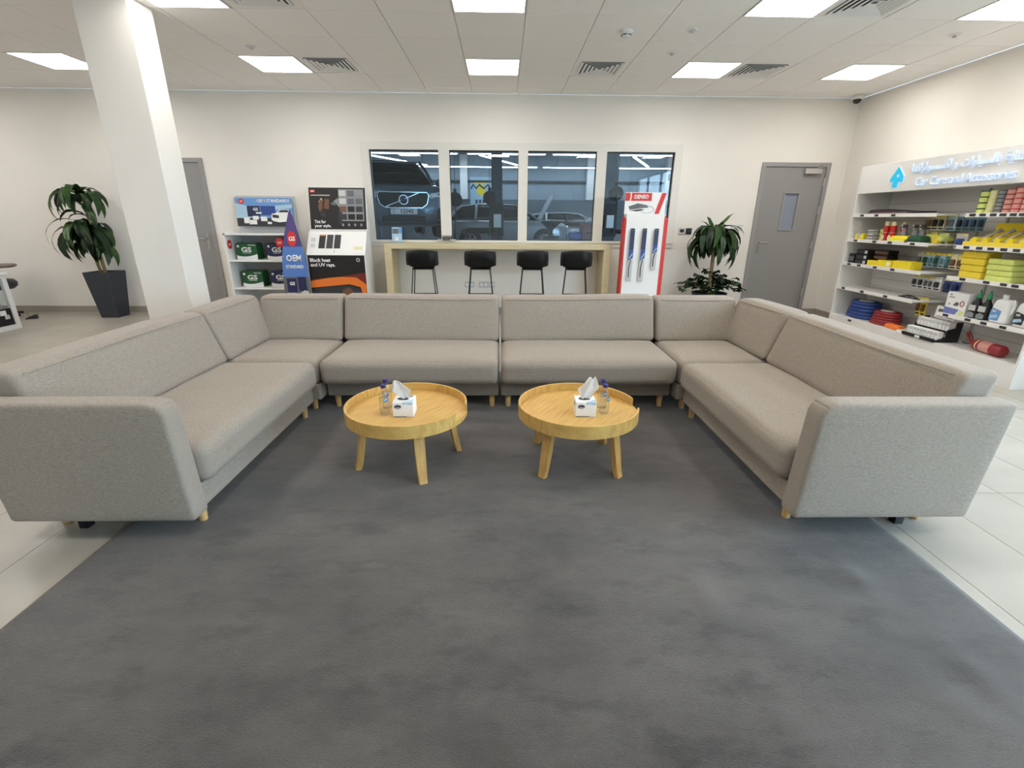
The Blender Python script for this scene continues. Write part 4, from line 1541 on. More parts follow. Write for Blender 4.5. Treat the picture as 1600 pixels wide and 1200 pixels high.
for k in range(4):
    decal('icon', circ(.06 + k * .085, -.215, .016, .02, 10), M['grey'], tp, (0, 0, .0004))
sl = math.atan2(.295, .20)
cn = part('console_plate', cbox(0, 0, -.003, .74, .30, .006), M['white'], t, (0, -.183, 1.0635), (sl, 0, 0))
for k, c in enumerate(('black', 'dark', 'black')):
    part('film_sample', cbox(0, 0, .004, .085, .21, .008, bev=.002, seg=1), M[c], cn, (-.20 + k * .105, .02, 0))
decal('film_header', rect(-.235, -.165, .105, .122), M['orange'], cn, (0, 0, .009))
for k in range(2):
    part('instruction_icon', cbox(-.325, .05 - k * .09, .001, .06, .06, .002), M['lgrey'], cn)
decal('caption_bar', rect(.24, .36, -.10, -.055), M['cream'], cn)
part('knob', lathe([(.008, 0), (.008, .006)], 10), M['grey'], cn, (-.02, -.135, 0))
lp = part('lower_poster', cbox(0, 0, -.003, .775, .90, .006), M['blackprint'], t, (0, -.2845, .455), FACE_CAM)
lettering('Block heat', .28, .05, M['paper'], lp, (-.22, .385, .0006), bold=.03)
lettering('and UV rays.', .34, .06, M['paper'], lp, (-.19, .315, .0006), bold=.03)
part('badge_ring', tube([(.30 + .02 * math.cos(k * PI / 8), .39 + .02 * math.sin(k * PI / 8), .001) for k in range(16)], .006, 5, closed=True), M['lgrey'], lp)
decal('glow_patch', [(-.38, .12), (.0, .16), (.385, .22), (.385, .08), (-.38, .06)], mat('print_rust', srgb(110, 36, 22), .5), lp, (0, 0, .0002))
decal('car_roof_picture', [(-.385, .10)] + [(-.385 + .64 * k / 8, .10 + .06 * math.sin(PI * k / 12)) for k in range(1, 9)] + [(.385, .06), (.385, -.45), (.30, -.45), (.33, -.1), (.30, .02), (.15, .06), (-.05, .04), (-.385, .01)],
      mat('print_orange', srgb(226, 116, 40), .5), lp, (0, 0, .0010))
decal('window_picture', [(-.30, .0), (-.05, .025), (.15, .045), (.29, .0), (.31, -.1), (.25, -.22), (-.38, -.22), (-.385, -.02)], M['dark'], lp, (0, 0, .0020))
decal('seat_picture', [(.05, -.02), (.14, .02), (.2, -.05), (.12, -.14), (.04, -.12)], M['brown'], lp, (0, 0, .0030))
decal('mirror_picture', [(.08, -.18), (.22, -.10), (.25, -.16), (.12, -.24)], M['lgrey'], lp, (0, 0, .0030))

# ================================================================== WIPER BLADE STAND
t = thing('wiper_display', 'white and red wiper blade display stand right of the counter', 'display stand', (2.30, 6.6, 0), 0)
part('body', box(-.25, .25, 0, .16, 0, 1.47), M['paper'], t)
for s in (-1, 1):
    pts = [(0, 0), (.15, 0), (.15, 1.36), (.10, 1.44), (0, 1.40)]
    bm = bmesh.new()
    x0, x1 = (.25, .31) if s > 0 else (-.272, -.25)
    aa = [bm.verts.new((x0, .02 + y, z)) for y, z in pts]
    bb = [bm.verts.new((x1, .02 + y, z)) for y, z in pts]
    bm.faces.new(aa)
    bm.faces.new(bb[::-1])
    for i in range(5):
        bm.faces.new((aa[i], bb[i], bb[(i + 1) % 5], aa[(i + 1) % 5]))
    part('side_wing', bm, M['red'], t)
hd = part('header_card', cbox(0, 0, -.004, .54, .27, .008), M['paper'], t, (-.015, .03, 1.60), FACE_CAM)
decal('red_block', rect(-.27, .08, .02 + .01, .128), M['red'], hd)
decal('white_arc', [(-.21, .03), (-.195, .03), (-.185, .08), (-.19, .128), (-.205, .128), (-.2, .08)], M['paper'], hd, (0, 0, .0018))
lettering('DENSO', .19, .05, M['paper'], hd, (-.06, .08, .0018), bold=.04, shear=.2)
decal('red_slash', [(.13, -.135), (.19, -.135), (.27, .128), (.21, .128)], M['red'], hd)
decal('wiper_picture', [(-.22, -.04), (-.1, .0), (.02, -.02), (.05, -.05), (-.04, -.06), (-.2, -.08)], M['mgrey'], hd)
decal('wiper_picture', [(-.21, -.09), (-.05, -.07), (.0, -.08), (-.1, -.1)], M['dark'], hd)
part('car_outline', tube([(-.08 + .1 * math.cos(k * PI / 8) + .1, -.075 + .045 * math.sin(k * PI / 8), .002) for k in range(16)], .003, 5, closed=True), M['grey'], hd)
for k, (x, z0, z1) in enumerate(((-.165, .60, 1.275), (-.005, .60, 1.275), (.155, .755, 1.275))):
    w = thing('wiper_blade_pack', 'hanging wiper blade pack, %s of three on the red and white stand' % ('left', 'middle', 'short right')[k], 'wiper pack', (2.30 + x, 6.5795, z0), 0, 'wiper blade packs')
    h = z1 - z0
    s = part('sleeve', box(-.032, .032, -.012, .02, 0, h, bev=.003, seg=1), M['lgrey'], w)
    part('peg', tube([(0, .01, h - .02), (0, .05, h - .02)], .004, 6), M['chrome'], w)
    decal('top_band', rect(-.030, .030, h * .62, h - .01), M['navy'], s, (0, -.0126, 0), FACE_CAM)
    decal('blue_band', [(-.030, h * .40), (.030, h * .46), (.030, h * .62), (-.030, h * .62)], M['blue'], s, (0, -.0126, 0), FACE_CAM)
    decal('white_flash', [(-.02, h * .42), (.02, h * .52), (.022, h * .56), (-.015, h * .47)], M['pblue'], s, (0, -.0138, 0), FACE_CAM)
    part('blade', tube([(-.008, -.014, h * .08), (-.014, -.014, h * .25), (.004, -.014, h * .42)], .006, 6), M['black'], s)
    decal('hang_header', rect(-.028, .028, h - .008, h + .012), M['black'], s, (0, -.0126, 0), FACE_CAM)

# ================================================================== PLANTS
def leaf_mesh(L, W, droop, lift, twist=0.0, n=9, fold=0.25):
    """arching strap leaf starting at the origin, heading +X"""
    bm = bmesh.new()
    rows = []
    x, z = 0.0, 0.0
    a = lift
    for k in range(n + 1):
        f = k / n
        w = W * (math.sin(PI * min(1, f * .9 + .08)) ** 0.75) * (1 if f < .97 else .25)
        tw = twist * f
        wav = .006 * math.sin(f * 18)
        row = []
        for u in (-1, 0, 1):
            yy = u * w * math.cos(tw)
            zz = z + (abs(u) * w * fold) + u * w * math.sin(tw) + (wav if u else 0)
            row.append(bm.verts.new((x, yy, zz)))
        rows.append(row)
        st = L / n
        x += st * math.cos(a)
        z += st * math.sin(a)
        a -= droop / n
    for p, q in zip(rows, rows[1:]):
        for i in range(2):
            bm.faces.new((p[i], p[i + 1], q[i + 1], q[i]))
    bmesh.ops.solidify(bm, geom=list(bm.faces), thickness=.0012)
    return mesh_of(bm, 'leaf', True)


def foliage(parent, spots, mats, seed):
    r = random.Random(seed)
    variants = {}
    for (px, py, pz, az, L, W, droop, lift) in spots:
        key = (round(L, 2), round(W, 3), round(droop, 1), round(lift, 1))
        mm = mats[r.randrange(len(mats))]
        key = key + (mm.name,)
        if key not in variants:
            me = leaf_mesh(key[0], key[1], key[2], key[3], r.uniform(-.5, .5))
            me.materials.append(mm)
            variants[key] = me
        part('leaf', variants[key], None, parent, (px, py, pz), (r.uniform(-.2, .2), 0, az))


t = thing('potted_plant', 'tall leafy corn plant in a charcoal tapered pot left of the column', 'plant', (-5.29, 7.03, 0))
bm = bmesh.new()
rings = []
for s, z in ((.118, 0), (.122, .01), (.178, .635), (.178, .645), (.162, .645), (.158, .60)):
    rings.append([bm.verts.new((x * s, y * s, z)) for x, y in ((-1, -.92), (-.92, -1), (.92, -1), (1, -.92), (1, .92), (.92, 1), (-.92, 1), (-1, .92))])
for a, b in zip(rings, rings[1:]):
    for k in range(8):
        bm.faces.new((a[k], a[(k + 1) % 8], b[(k + 1) % 8], b[k]))
bm.faces.new(rings[0][::-1])
part('pot', bm, M['pot'], t)
part('soil', box(-.158, .158, -.158, .158, .585, .60), M['soil'], t)
part('stem', tube([(.02, 0, .55), (0, 0, 1.0), (-.03, 0, 1.62)], [.022, .02, .015], 8), M['trunk'], t, smooth=True)
part('stem', tube([(-.06, .03, .55), (-.10, .02, .9), (-.12, .0, 1.22)], [.02, .018, .012], 8), M['trunk'], t, smooth=True)
r = random.Random(3)
sp = []
for k in range(24):      # top crown
    sp.append((-.03, 0, 1.58 + r.uniform(0, .12), k * 2.4 + r.uniform(-.2, .2), r.choice((.50, .58, .66)), r.choice((.042, .05)), r.choice((2.8, 3.1)), r.choice((.9, .6))))
for k in range(3):
    sp.append((-.03, 0, 1.66, k * 2.1, .22, .026, 1.2, 1.2))
for k in range(34):      # lower crown
    sp.append((-.08, .01, 1.15 + r.uniform(0, .1), k * 2.4 + r.uniform(-.2, .2), r.choice((.54, .64, .70)), r.choice((.05, .06)), r.choice((2.9, 3.2)), r.choice((.8, .5))))
for k in range(16):
    sp.append((.0, 0, .88 + r.uniform(0, .22), k * 2.4, r.choice((.42, .5)), .052, 3.0, .7))
for k in range(14):
    sp.append((-.02, -.02, .92 + r.uniform(0, .6), -PI / 2 + r.uniform(-1.2, 1.2), r.choice((.4, .48)), .052, 3.1, r.choice((.8, .5))))
sp = [(x, y, z, a, L * (.52 if math.sin(a) > .25 else .8 if math.sin(a) > -.1 else 1), W, d, l) for x, y, z, a, L, W, d, l in sp]
foliage(t, sp, [M['leaf'], M['leaf'], M['leafd'], M['leafd']], 5)

t = thing('potted_plant', 'corn plant on a bare cane with low vines, left of the grey door', 'plant', (3.40, 6.86, 0))
part('pot', lathe([(.16, 0), (.165, .01), (.24, .40), (.245, .41), (.225, .41), (.22, .36)], 28), M['pot'], t, smooth=False)
part('soil', lathe([(.221, .35), (.221, .365)], 28), M['soil'], t)
part('trunk', tube([(0, 0, .33), (-.01, 0, .6), (-.015, 0, .9), (-.05, 0, 1.16)], [.03, .027, .024, .02], 10), M['trunk'], t, smooth=True)
r = random.Random(11)
sp = []
for k in range(62):
    sp.append((-.04, 0, 1.05 + r.uniform(0, .20), k * 2.4 + r.uniform(-.25, .25), r.choice((.46, .56, .62)), r.choice((.05, .06)), r.choice((3.0, 3.3)), r.choice((.8, .45))))
for k in range(8):
    sp.append((-.04, 0, 1.22, k * 2.4 + .4, r.choice((.38, .46)), .034, 2.0, .9))
sp = [(x, y, z, a, L * (.8 if math.sin(a) > .3 else 1), W, d, l) for x, y, z, a, L, W, d, l in sp]
foliage(t, sp, [M['leafd'], M['leafd'], M['leaf']], 6)
foliage(t, [(-.03, -.01, 1.22, .25, .36, .045, .5, 1.1), (-.05, -.02, 1.2, 2.2, .28, .042, .4, 1.3), (-.04, -.02, 1.2, 4.9, .22, .036, .5, 1.2), (-.06, 0, 1.2, 3.4, .30, .036, .9, 1.1)], [M['leafy'], M['leaf']], 4)
vsp = []
for k in range(150):
    a = r.uniform(0, 2 * PI)
    q = r.uniform(.02, .40)
    z = .40 + max(0, .24 - q * .55) * r.uniform(.2, 1.2) + r.uniform(0, .12)
    vsp.append((q * math.cos(a), q * math.sin(a) * .75, z, a + r.uniform(-.8, .8), r.choice((.10, .13)), r.choice((.045, .055)), 1.2, .4))
foliage(t, vsp, [M['leafd'], M['leafd'], M['leaf']], 8)
for k in range(8):
    a = k * PI / 4 + .2
    part('vine', tube([(.05 * math.cos(a), .05 * math.sin(a), .36), (.2 * math.cos(a), .15 * math.sin(a), .52), (.36 * math.cos(a), .27 * math.sin(a), .48)], .004, 5), M['leafd'], t)

# ================================================================== LEFT EDGE FURNITURE
t = thing('white_table', 'white framed display table with black panel at the left edge', 'table', (-5.92, 5.75, 0))
f = bmesh.new()
box(-.02, .02, .43, .49, 0, .68, f)
box(-.02, .02, -.49, -.43, 0, .68, f)
box(-.02, .02, -.43, .43, .0, .06, f)
box(-.02, .02, -.43, .43, .64, .68, f)
part('side_frame', f, M['whitep'], t)
f = bmesh.new()
box(-.72, -.68, .43, .49, 0, .68, f)
box(-.72, -.68, -.49, -.43, 0, .68, f)
box(-.72, -.68, -.43, .43, .64, .68, f)
part('side_frame', f, M['whitep'], t)
part('table_top', box(-.74, .04, -.51, .51, .68, .705, bev=.004), M['whitep'], t)
bp = part('lower_panel', box(-.006, .006, -.43, .43, .06, .27), M['black'], t)
part('sticker', box(.006, .0075, .28, .36, .19, .25), M['paper'], bp)
part('sticker', box(.006, .0075, .33, .39, .14, .19), M['lgrey'], bp)
part('clear_panel', box(-.003, .003, -.43, .43, .27, .64), M['acrylic'], t)
t = thing('stool_chair', 'grey upholstered chair behind the white table at left edge', 'chair', (-6.75, 6.85, 0))
part('seat', lathe([(.05, .40), (.22, .41), (.265, .45), (.27, .50), (.24, .535), (.1, .545)], 28), M['dark'], t, smooth=True)
part('back_pad', lathe([(.05, .70), (.18, .705), (.215, .725), (.2, .745), (.05, .75)], 28), mat('taupe_fabric', srgb(124, 112, 104), .9), t, (.10, .05, 0), smooth=True)
part('back_post', box(-.03, .05, .02, .08, .52, .71), M['lgrey'], t)
part('gas_post', tube([(0, 0, .06), (0, 0, .41)], .025, 10), M['steel'], t)
for k in range(5):
    a = k * 2 * PI / 5
    part('foot', tube([(0, 0, .07), (.25 * math.cos(a), .25 * math.sin(a), .045)], .02, 8), M['blackm'], t)
t = thing('door_stop', 'small dark rubber door wedge lying on the left floor', 'door stop', (-6.314, 6.82, 0))
b = bmesh.new()
prf = [(-.07, 0), (.07, 0), (.07, .055), (.05, .06), (-.05, .02)]
aa = [b.verts.new((x, -.025, z)) for x, z in prf]
bb = [b.verts.new((x, .025, z)) for x, z in prf]
b.faces.new(aa)
b.faces.new(bb[::-1])
for i in range(5):
    b.faces.new((aa[i], bb[i], bb[(i + 1) % 5], aa[(i + 1) % 5]))
part('wedge', b, M['dark'], t, (0, 0, 0), (0, 0, .5))
part('pull_tab', tube([(-.02, 0, .025), (-.06, .01, .07), (-.065, .01, .09)], .006, 6), mat('olive', srgb(96, 98, 60), .7), t)

# ================================================================== PRODUCT DISPLAY UNIT (right wall)
UX0, UX1, UY0, UY1 = 4.88, 5.35, 3.85, 6.35
U = thing('display_unit', 'long white wall display unit with lit header sign, right side', 'display unit', (UX0, 5.1, 0))


def ub(x0, x1, y0, y1, z0, z1, **k):
    return box(x0 - UX0, x1 - UX0, y0 - 5.1, y1 - 5.1, z0, z1, **k)


part('side_panel', ub(UX0, UX1, UY1 - .02, UY1, 0, 2.03), M['white'], U)
part('side_panel', ub(UX0, UX1, UY0, UY0 + .02, 0, 2.03), M['white'], U)
part('plinth', ub(UX0 + .0, UX1, UY0 + .02, UY1 - .02, 0, .215), M['white'], U)
bk = part('back_panel', ub(UX1 - .03, UX1, UY0 + .02, UY1 - .02, .215, 2.03), M['white'], U)
for k in range(14):
    part('slat_groove', ub(UX1 - .033, UX1 - .03, UY0 + .02, UY1 - .02, .30 + k * .10, .306 + k * .10), M['lgrey'], bk)
hdr = part('header', ub(UX0 - .004, UX0 + .10, UY0 - .004, UY1 + .004, 1.72, 2.034, bev=.003), M['white'], U)
part('top_panel', ub(UX0 + .10, UX1, UY0 + .02, UY1 - .02, 2.01, 2.03), M['white'], U)
for y in (5.05, 4.78):
    part('upright', ub(UX1 - .045, UX1 - .03, y - .012, y + .012, .215, 1.72), M['lgrey'], U)
LZ = (.563, .868, 1.160, 1.458)
RZ = (.500, .862, 1.158, 1.452)
for z in LZ:
    sh = part('shelf_board', ub(UX0 + .01, UX1 - .03, 5.10, UY1 - .02, z, z + .018), M['white'], U)
    part('price_rail', ub(UX0, UX0 + .01, 5.10, UY1 - .02, z - .012, z + .026), M['white'], sh)
for z in RZ:
    sh = part('shelf_board', ub(UX0 + .01, UX1 - .03, UY0 + .02, 4.775, z, z + .018), M['white'], U)
    part('price_rail', ub(UX0, UX0 + .01, UY0 + .02, 4.775, z - .012, z + .026), M['white'], sh)
tagme = mesh_of(cbox(0, 0, 0, .003, .06, .024), 'price_tag')
tagme.materials.append(M['dark'])
for z, ys in ((1.465, (6.17, 5.93, 5.67)), (1.167, (6.18, 5.86, 5.62, 5.30)), (.875, (6.20, 6.02, 5.75, 5.48)), (.570, (6.20, 5.86, 5.48)), (.19, (5.95,)),
              (1.460, (4.70, 4.60, 4.50, 4.41, 4.32, 4.24, 4.16, 4.06)), (1.165, (4.66, 4.53, 4.42, 4.30, 4.19, 4.08, 3.97)), (.870, (4.60, 4.36, 4.20, 4.10, 3.96)), (.508, (4.66, 4.42, 4.26, 4.08))):
    for y in ys:
        part('price_tag', tagme, None, U, (-.0015, y - 5.1, z))

# header lettering and logo (lit)
AR = 'العناية بالسيارات و اكسسواراتها'
FORMS = {'ا': ('\uFE8D', '\uFE8E'), 'ل': ('\uFEDD', '\uFEDE', '\uFEDF', '\uFEE0'), 'ع': ('\uFEC9', '\uFECA', '\uFECB', '\uFECC'), 'ن': ('\uFEE5', '\uFEE6', '\uFEE7', '\uFEE8'),
         'ي': ('\uFEF1', '\uFEF2', '\uFEF3', '\uFEF4'), 'ة': ('\uFE93', '\uFE94'), 'ب': ('\uFE8F', '\uFE90', '\uFE91', '\uFE92'), 'س': ('\uFEB1', '\uFEB2', '\uFEB3', '\uFEB4'),
         'ر': ('\uFEAD', '\uFEAE'), 'ت': ('\uFE95', '\uFE96', '\uFE97', '\uFE98'), 'و': ('\uFEED', '\uFEEE'), 'ك': ('\uFED9', '\uFEDA', '\uFEDB', '\uFEDC'), 'ه': ('\uFEE9', '\uFEEA', '\uFEEB', '\uFEEC')}
outc = []
for i, ch in enumerate(AR):
    if ch == ' ':
        outc.append(' ')
        continue
    pj = i > 0 and AR[i - 1] in FORMS and len(FORMS[AR[i - 1]]) == 4
    nj = i + 1 < len(AR) and AR[i + 1] in FORMS and len(FORMS[ch]) == 4
    outc.append(FORMS[ch][(1 if pj else 0) + (2 if nj else 0)])
arabic = ''.join(outc[::-1])
words(arabic, 1.25, .115, M['signw'], hdr, (-.006, 5.555 - .625 - 5.1, 1.935), FACE_MX, .018, ext=.012, bold=.006)
words('Car Care and Accessories', 1.07, .085, M['signw'], hdr, (-.006, 5.465 - .535 - 5.1, 1.80), FACE_MX, .017, ext=.012, bold=.006)
lg = part('logo', prism([(-.085, .0), (.0, .115), (.095, .01), (.095, -.045), (.06, -.045), (.06, -.02), (.035, -.045), (.035, -.10), (.012, -.10), (.012, -.07), (-.012, -.10), (-.035, -.10), (-.035, -.04), (-.06, -.02), (-.085, -.04)], .012),
          M['signc'], hdr, (-.005, 5.745 - 5.1, 1.862), FACE_MX)
part('logo_eye', prism(rect(-.012, .012, -.012, .012), .003), M['signw'], lg, (.02, .02, .012), (0, 0, .6))
part('logo_rim', tube([(x, y, .004) for x, y in [(-.09, -.002), (.0, .122), (.101, .012), (.101, -.05), (.04, -.05), (.04, -.106), (-.04, -.106), (-.04, -.045), (-.09, -.045)]], .005, 5, closed=True), M['signw'], lg)


# --- product builders; each product is its own thing. Frame: local -Y faces the room after a -90 degree turn
RZ_UNIT = -PI / 2


def prod(name, label, cat, x, y, z, rz=0.0, group=None):
    return thing(name, label, cat, (x, y, z), RZ_UNIT + rz, group)


def carton(name, label, cat, x, y, z, w, d, h, m, rz=0.0, stripe=None, group=None, mark=None):
    t = prod(name, label, cat, x, y, z, rz, group)
    b = part('carton', box(-w / 2, w / 2, -d / 2, d / 2, 0, h, bev=min(.004, h * .1), seg=1), M[m], t)
    if stripe:
        decal('label_band', rect(-w * .45, w * .45, h * .25, h * .7), M[stripe], b, (0, -d / 2 - .0004, 0), FACE_CAM)
    if mark:
        decal('label_mark', rect(w * .22, w * .42, h * .2, h * .8), M[mark], b, (0, -d / 2 - .0012, 0), FACE_CAM)
    return t


# shelf 1: folded mats
ZA = [z + .018 for z in LZ]
t = prod('folded_mat', 'folded dark purple car mat on the top left shelf', 'mat', 5.06, 5.80, ZA[3], 0)
part('folded_cloth', softbox(.74, .24, .055, .025, 10, (0, 0, .006), lambda v: (v.x + v.z * .5, v.y, (v.z + .028) * (.55 + .45 * max(0, min(1, (.2 - v.x) / .4))))), M['purple'], t, (0, 0, 0.0), smooth=True)
part('lower_fold', softbox(.62, .26, .022, .01, 6), mat('mauve_cloth', srgb(112, 94, 96), .9), t, (-.06, -.01, .011))
# shelf 2
z = ZA[2]
t = prod('cloth_pack', 'small yellow cloth pack at the far left of second shelf', 'cloth', 4.99, 6.20, z)
part('folded_cloth', softbox(.15, .14, .07, .02, 6, (0, 0, .006)), M['yellow'], t, (0, 0, .035), smooth=True)
part('wrapper_band', box(-.03, .03, -.072, .072, .02, .078), M['lgrey'], t)
for k in range(3):
    t = prod('applicator_pad', 'grey-green applicator pad, %s in the small stack' % ('bottom', 'middle', 'top')[k], 'pad', 4.97, 6.03, z + k * .042)
    part('pad', softbox(.10, .09, .036, .012, 4), M['lgrey'], t, (0, 0, .019), smooth=True)
    part('dark_band', box(-.052, .052, -.047, .047, .013, .022), mat('grey_green', srgb(90, 104, 92), .7), t)
for k in range(3):
    t = prod('sponge', 'pale yellow sponge, %s in the stack left of the spray cans' % ('bottom', 'middle', 'top')[k], 'sponge', 5.06, 5.90, z + k * .045)
    part('sponge', softbox(.14, .12, .043, .01, 4), M['lime'], t, (0, 0, .0225), smooth=True)
for k, (x, y) in enumerate(((4.97, 5.83), (4.97, 5.73), (5.04, 5.66))):
    t = prod('spray_can', 'red spray can with white cap, %s of three' % ('left', 'middle', 'right')[k], 'spray can', x, y, z)
    part('can', lathe([(.028, 0), (.032, .004), (.032, .16), (.026, .172)], 20), M['red'], t, smooth=False)
    part('cap', lathe([(.026, .172), (.027, .176), (.026, .215), (.02, .22)], 20), M['cream'], t)
    part('label_patch', prism(circ(0, 0, .022, .03, 16), .004), M['cream'], t, (0, -.0305, .04), FACE_CAM)
    part('label_band', lathe([(.0324, .09), (.0324, .10)], 20), M['pink'], t)
for k, (x, y) in enumerate(((4.99, 5.585), (5.05, 5.50), (5.07, 5.43))):
    t = prod('trigger_bottle', 'grey trigger spray bottle, %s of three beside the red cans' % ('left', 'middle', 'right')[k], 'spray bottle', x, y, z)
    part('bottle_body', lathe([(.034, 0), (.036, .01), (.034, .10), (.014, .135), (.014, .15)], 18), M['grey'], t, smooth=True)
    part('label_band', lathe([(.0364, .02), (.0364, .07)], 18), M['dark'], t)
    tr = part('trigger_head', cbox(0, -.012, .17, .022, .06, .035, bev=.005), M['mgrey'], t)
    part('nozzle', cbox(0, -.045, .178, .012, .012, .014), M['paper'], tr)
    part('lever', tube([(0, -.03, .16), (0, -.034, .13)], .005, 6), M['paper'], tr)
t = prod('folded_cloth', 'bright yellow folded cloth lying at second shelf front', 'cloth', 4.96, 5.55, z)
part('folded_cloth', softbox(.26, .12, .06, .028, 6, (0, 0, .008)), M['yellow'], t, (0, 0, .03), smooth=True)
part('loose_fold', softbox(.24, .14, .02, .009, 4), M['lime'], t, (-.01, -.01, .01))
t = prod('folded_cloth', 'dark green folded cloth beside the bright yellow one', 'cloth', 4.96, 5.33, z)
part('folded_cloth', softbox(.18, .14, .07, .03, 6, (0, 0, .006)), M['dgreen'], t, (0, 0, .035), smooth=True)
part('hang_loop', tube([(-.09, -.06, .03), (-.10, -.075, .0), (-.05, -.08, .005), (-.05, -.07, .03)], .006, 6), M['dark'], t)
t = prod('folded_cloth', 'long lime folded cloth lying behind the green one', 'cloth', 5.10, 5.24, z)
part('folded_cloth', softbox(.24, .16, .07, .03, 6, (0, 0, .006), lambda v: (v.x, v.y, v.z * (1 - .3 * v.x / .12))), M['lime'], t, (0, 0, .045), smooth=True)
part('wrapper_band', box(.02, .08, -.082, .082, .0, .076), M['yellow2'], t)
# shelf 3
z = ZA[1]
carton('product_box', 'upright small black box at the far left of third shelf', 'box', 4.97, 6.24, z, .10, .10, .12, 'black', 0, 'mgrey')
for k in range(3):
    carton('product_box', 'wide black box, %s in the left stack of third shelf' % ('bottom', 'middle', 'top')[k], 'box', 4.98, 6.06, z + k * .060, .20, .13, .058, 'black', 0, 'dark', mark='lgrey')
for k in range(2):
    carton('product_box', 'dark brown box, %s in the right stack of third shelf' % ('lower', 'upper')[k], 'box', 5.04, 5.83, z + .07 + k * .058, .22, .13, .056, 'black', 0, 'brown')
carton('product_box', 'flat dark carton under the dark brown boxes', 'box', 5.04, 5.83, z, .22, .12, .068, 'dark')
carton('product_box', 'yellow carton, leftmost of three on third shelf', 'box', 4.945, 5.86, z, .17, .06, .062, 'yellow', 0)
carton('product_box', 'yellow carton with white mark, middle of three', 'box', 4.96, 5.655, z, .21, .12, .078, 'yellow', 0, None, None, 'paper')
carton('product_box', 'yellow carton, rightmost of three on third shelf', 'box', 4.98, 5.41, z, .25, .14, .088, 'yellow', 0)
# shelf 4
t = prod('loose_wiper', 'loose black wiper blade lying on the fourth left shelf', 'wiper', 4.99, 5.28, ZA[0])
part('blade', box(-.14, .14, -.008, .008, 0, .012), M['black'], t)
part('bridge', tube([(-.10, 0, .012), (-.03, 0, .028), (.05, 0, .028), (.11, 0, .012)], .008, 6), M['dark'], t)
part('adapter', box(-.02, .03, -.012, .012, .018, .036), M['black'], t)


# base: coils
def coil(label, name, y, x, R, n, r, m, inner):
    t = prod(name, label, 'hose', x, y, .215)
    for k in range(n):
        rr = R * (1 - .035 * k)
        part('coil_turn', tube([(rr * math.cos(a * PI / 14) + .004 * k, rr * .68 * math.sin(a * PI / 14), r + k * r * 1.75) for a in range(28)], r, 8, closed=True), M[m], t, smooth=True)
    part('coil_core', lathe([(R * .55, .005), (R * .55, r * 1.75 * n)], 24), M[inner], t)
    part('wrap_label', prism(circ(0, 0, R * .5, R * .32, 20), .004), M['paper'], t, (0, 0, r * 1.75 * n + .002))
    return t


coil('coiled blue hose pack at the lower left of the unit', 'hose_coil', 6.03, 5.10, .205, 5, .024, 'blue', 'navy')
coil('coiled red hose pack beside the blue one', 'hose_coil', 5.60, 5.06, .175, 5, .018, 'redd', 'redd')
t = prod('tow_strap', 'bright orange folded strap pack in front of the black rack', 'strap', 4.96, 5.33, .215)
part('folded_strap', softbox(.20, .10, .055, .025, 6), M['orange'], t, (0, 0, .0275), smooth=True)
part('pack_card', box(.10, .16, -.05, .05, 0, .02), M['paper'], t)
# black stepped rack with small white boxes
t = prod('product_rack', 'black stepped counter rack full of small white boxes', 'rack', 5.00, 4.89, .215)
bm = bmesh.new()
prf = [(-.10, 0), (-.10, .03), (-.02, .05), (-.02, .13), (.06, .15), (.06, .21), (.12, .21), (.12, 0)]
for x0, x1 in ((-.205, -.195), (.195, .205)):
    aa = [bm.verts.new((x0, y, q)) for y, q in prf]
    bb = [bm.verts.new((x1, y, q)) for y, q in prf]
    bm.faces.new(aa)
    bm.faces.new(bb[::-1])
    for i in range(8):
        bm.faces.new((aa[i], bb[i], bb[(i + 1) % 8], aa[(i + 1) % 8]))
part('rack_side', bm, M['black'], t)
part('rack_floor', box(-.195, .195, -.13, .12, 0, .02), M['black'], t)
part('rack_step', box(-.195, .195, -.015, .12, .10, .115), M['black'], t)
part('rack_front', box(-.205, .205, -.14, -.13, 0, .035), M['black'], t)
part('rack_clip', box(-.03, .03, -.143, -.14, .005, .03), M['paper'], t)
hc = part('header_card', box(-.14, .10, .115, .12, .20, .33), M['paper'], t)
decal('card_picture', [(-.12, .22), (-.04, .22), (-.03, .27), (-.05, .30), (-.11, .30)], M['mgrey'], hc, (0, .1145, 0), FACE_CAM)
decal('card_picture', [(.0, .22), (.08, .22), (.07, .29), (.01, .29)], M['dark'], hc, (0, .1145, 0), FACE_CAM)
for rrow in range(2):
    for k in range(9):
        b = prod('small_box', 'small white box, %s from left in the %s row of the black rack' % (ORD[k], ('front', 'rear')[rrow]), 'box', 5.00 + (-.075 if rrow == 0 else .02), 4.89 + .176 - k * .044, .215 + (.021 if rrow == 0 else .116), 0, 'small white boxes in the black rack')
        c = part('carton', box(-.020, .020, -.03, .03, 0, .085, bev=.002, seg=1), M['paper'], b)
        decal('label_band', rect(-.016, .016, .05, .075), M['lgrey'], c, (0, -.0304, 0), FACE_CAM)
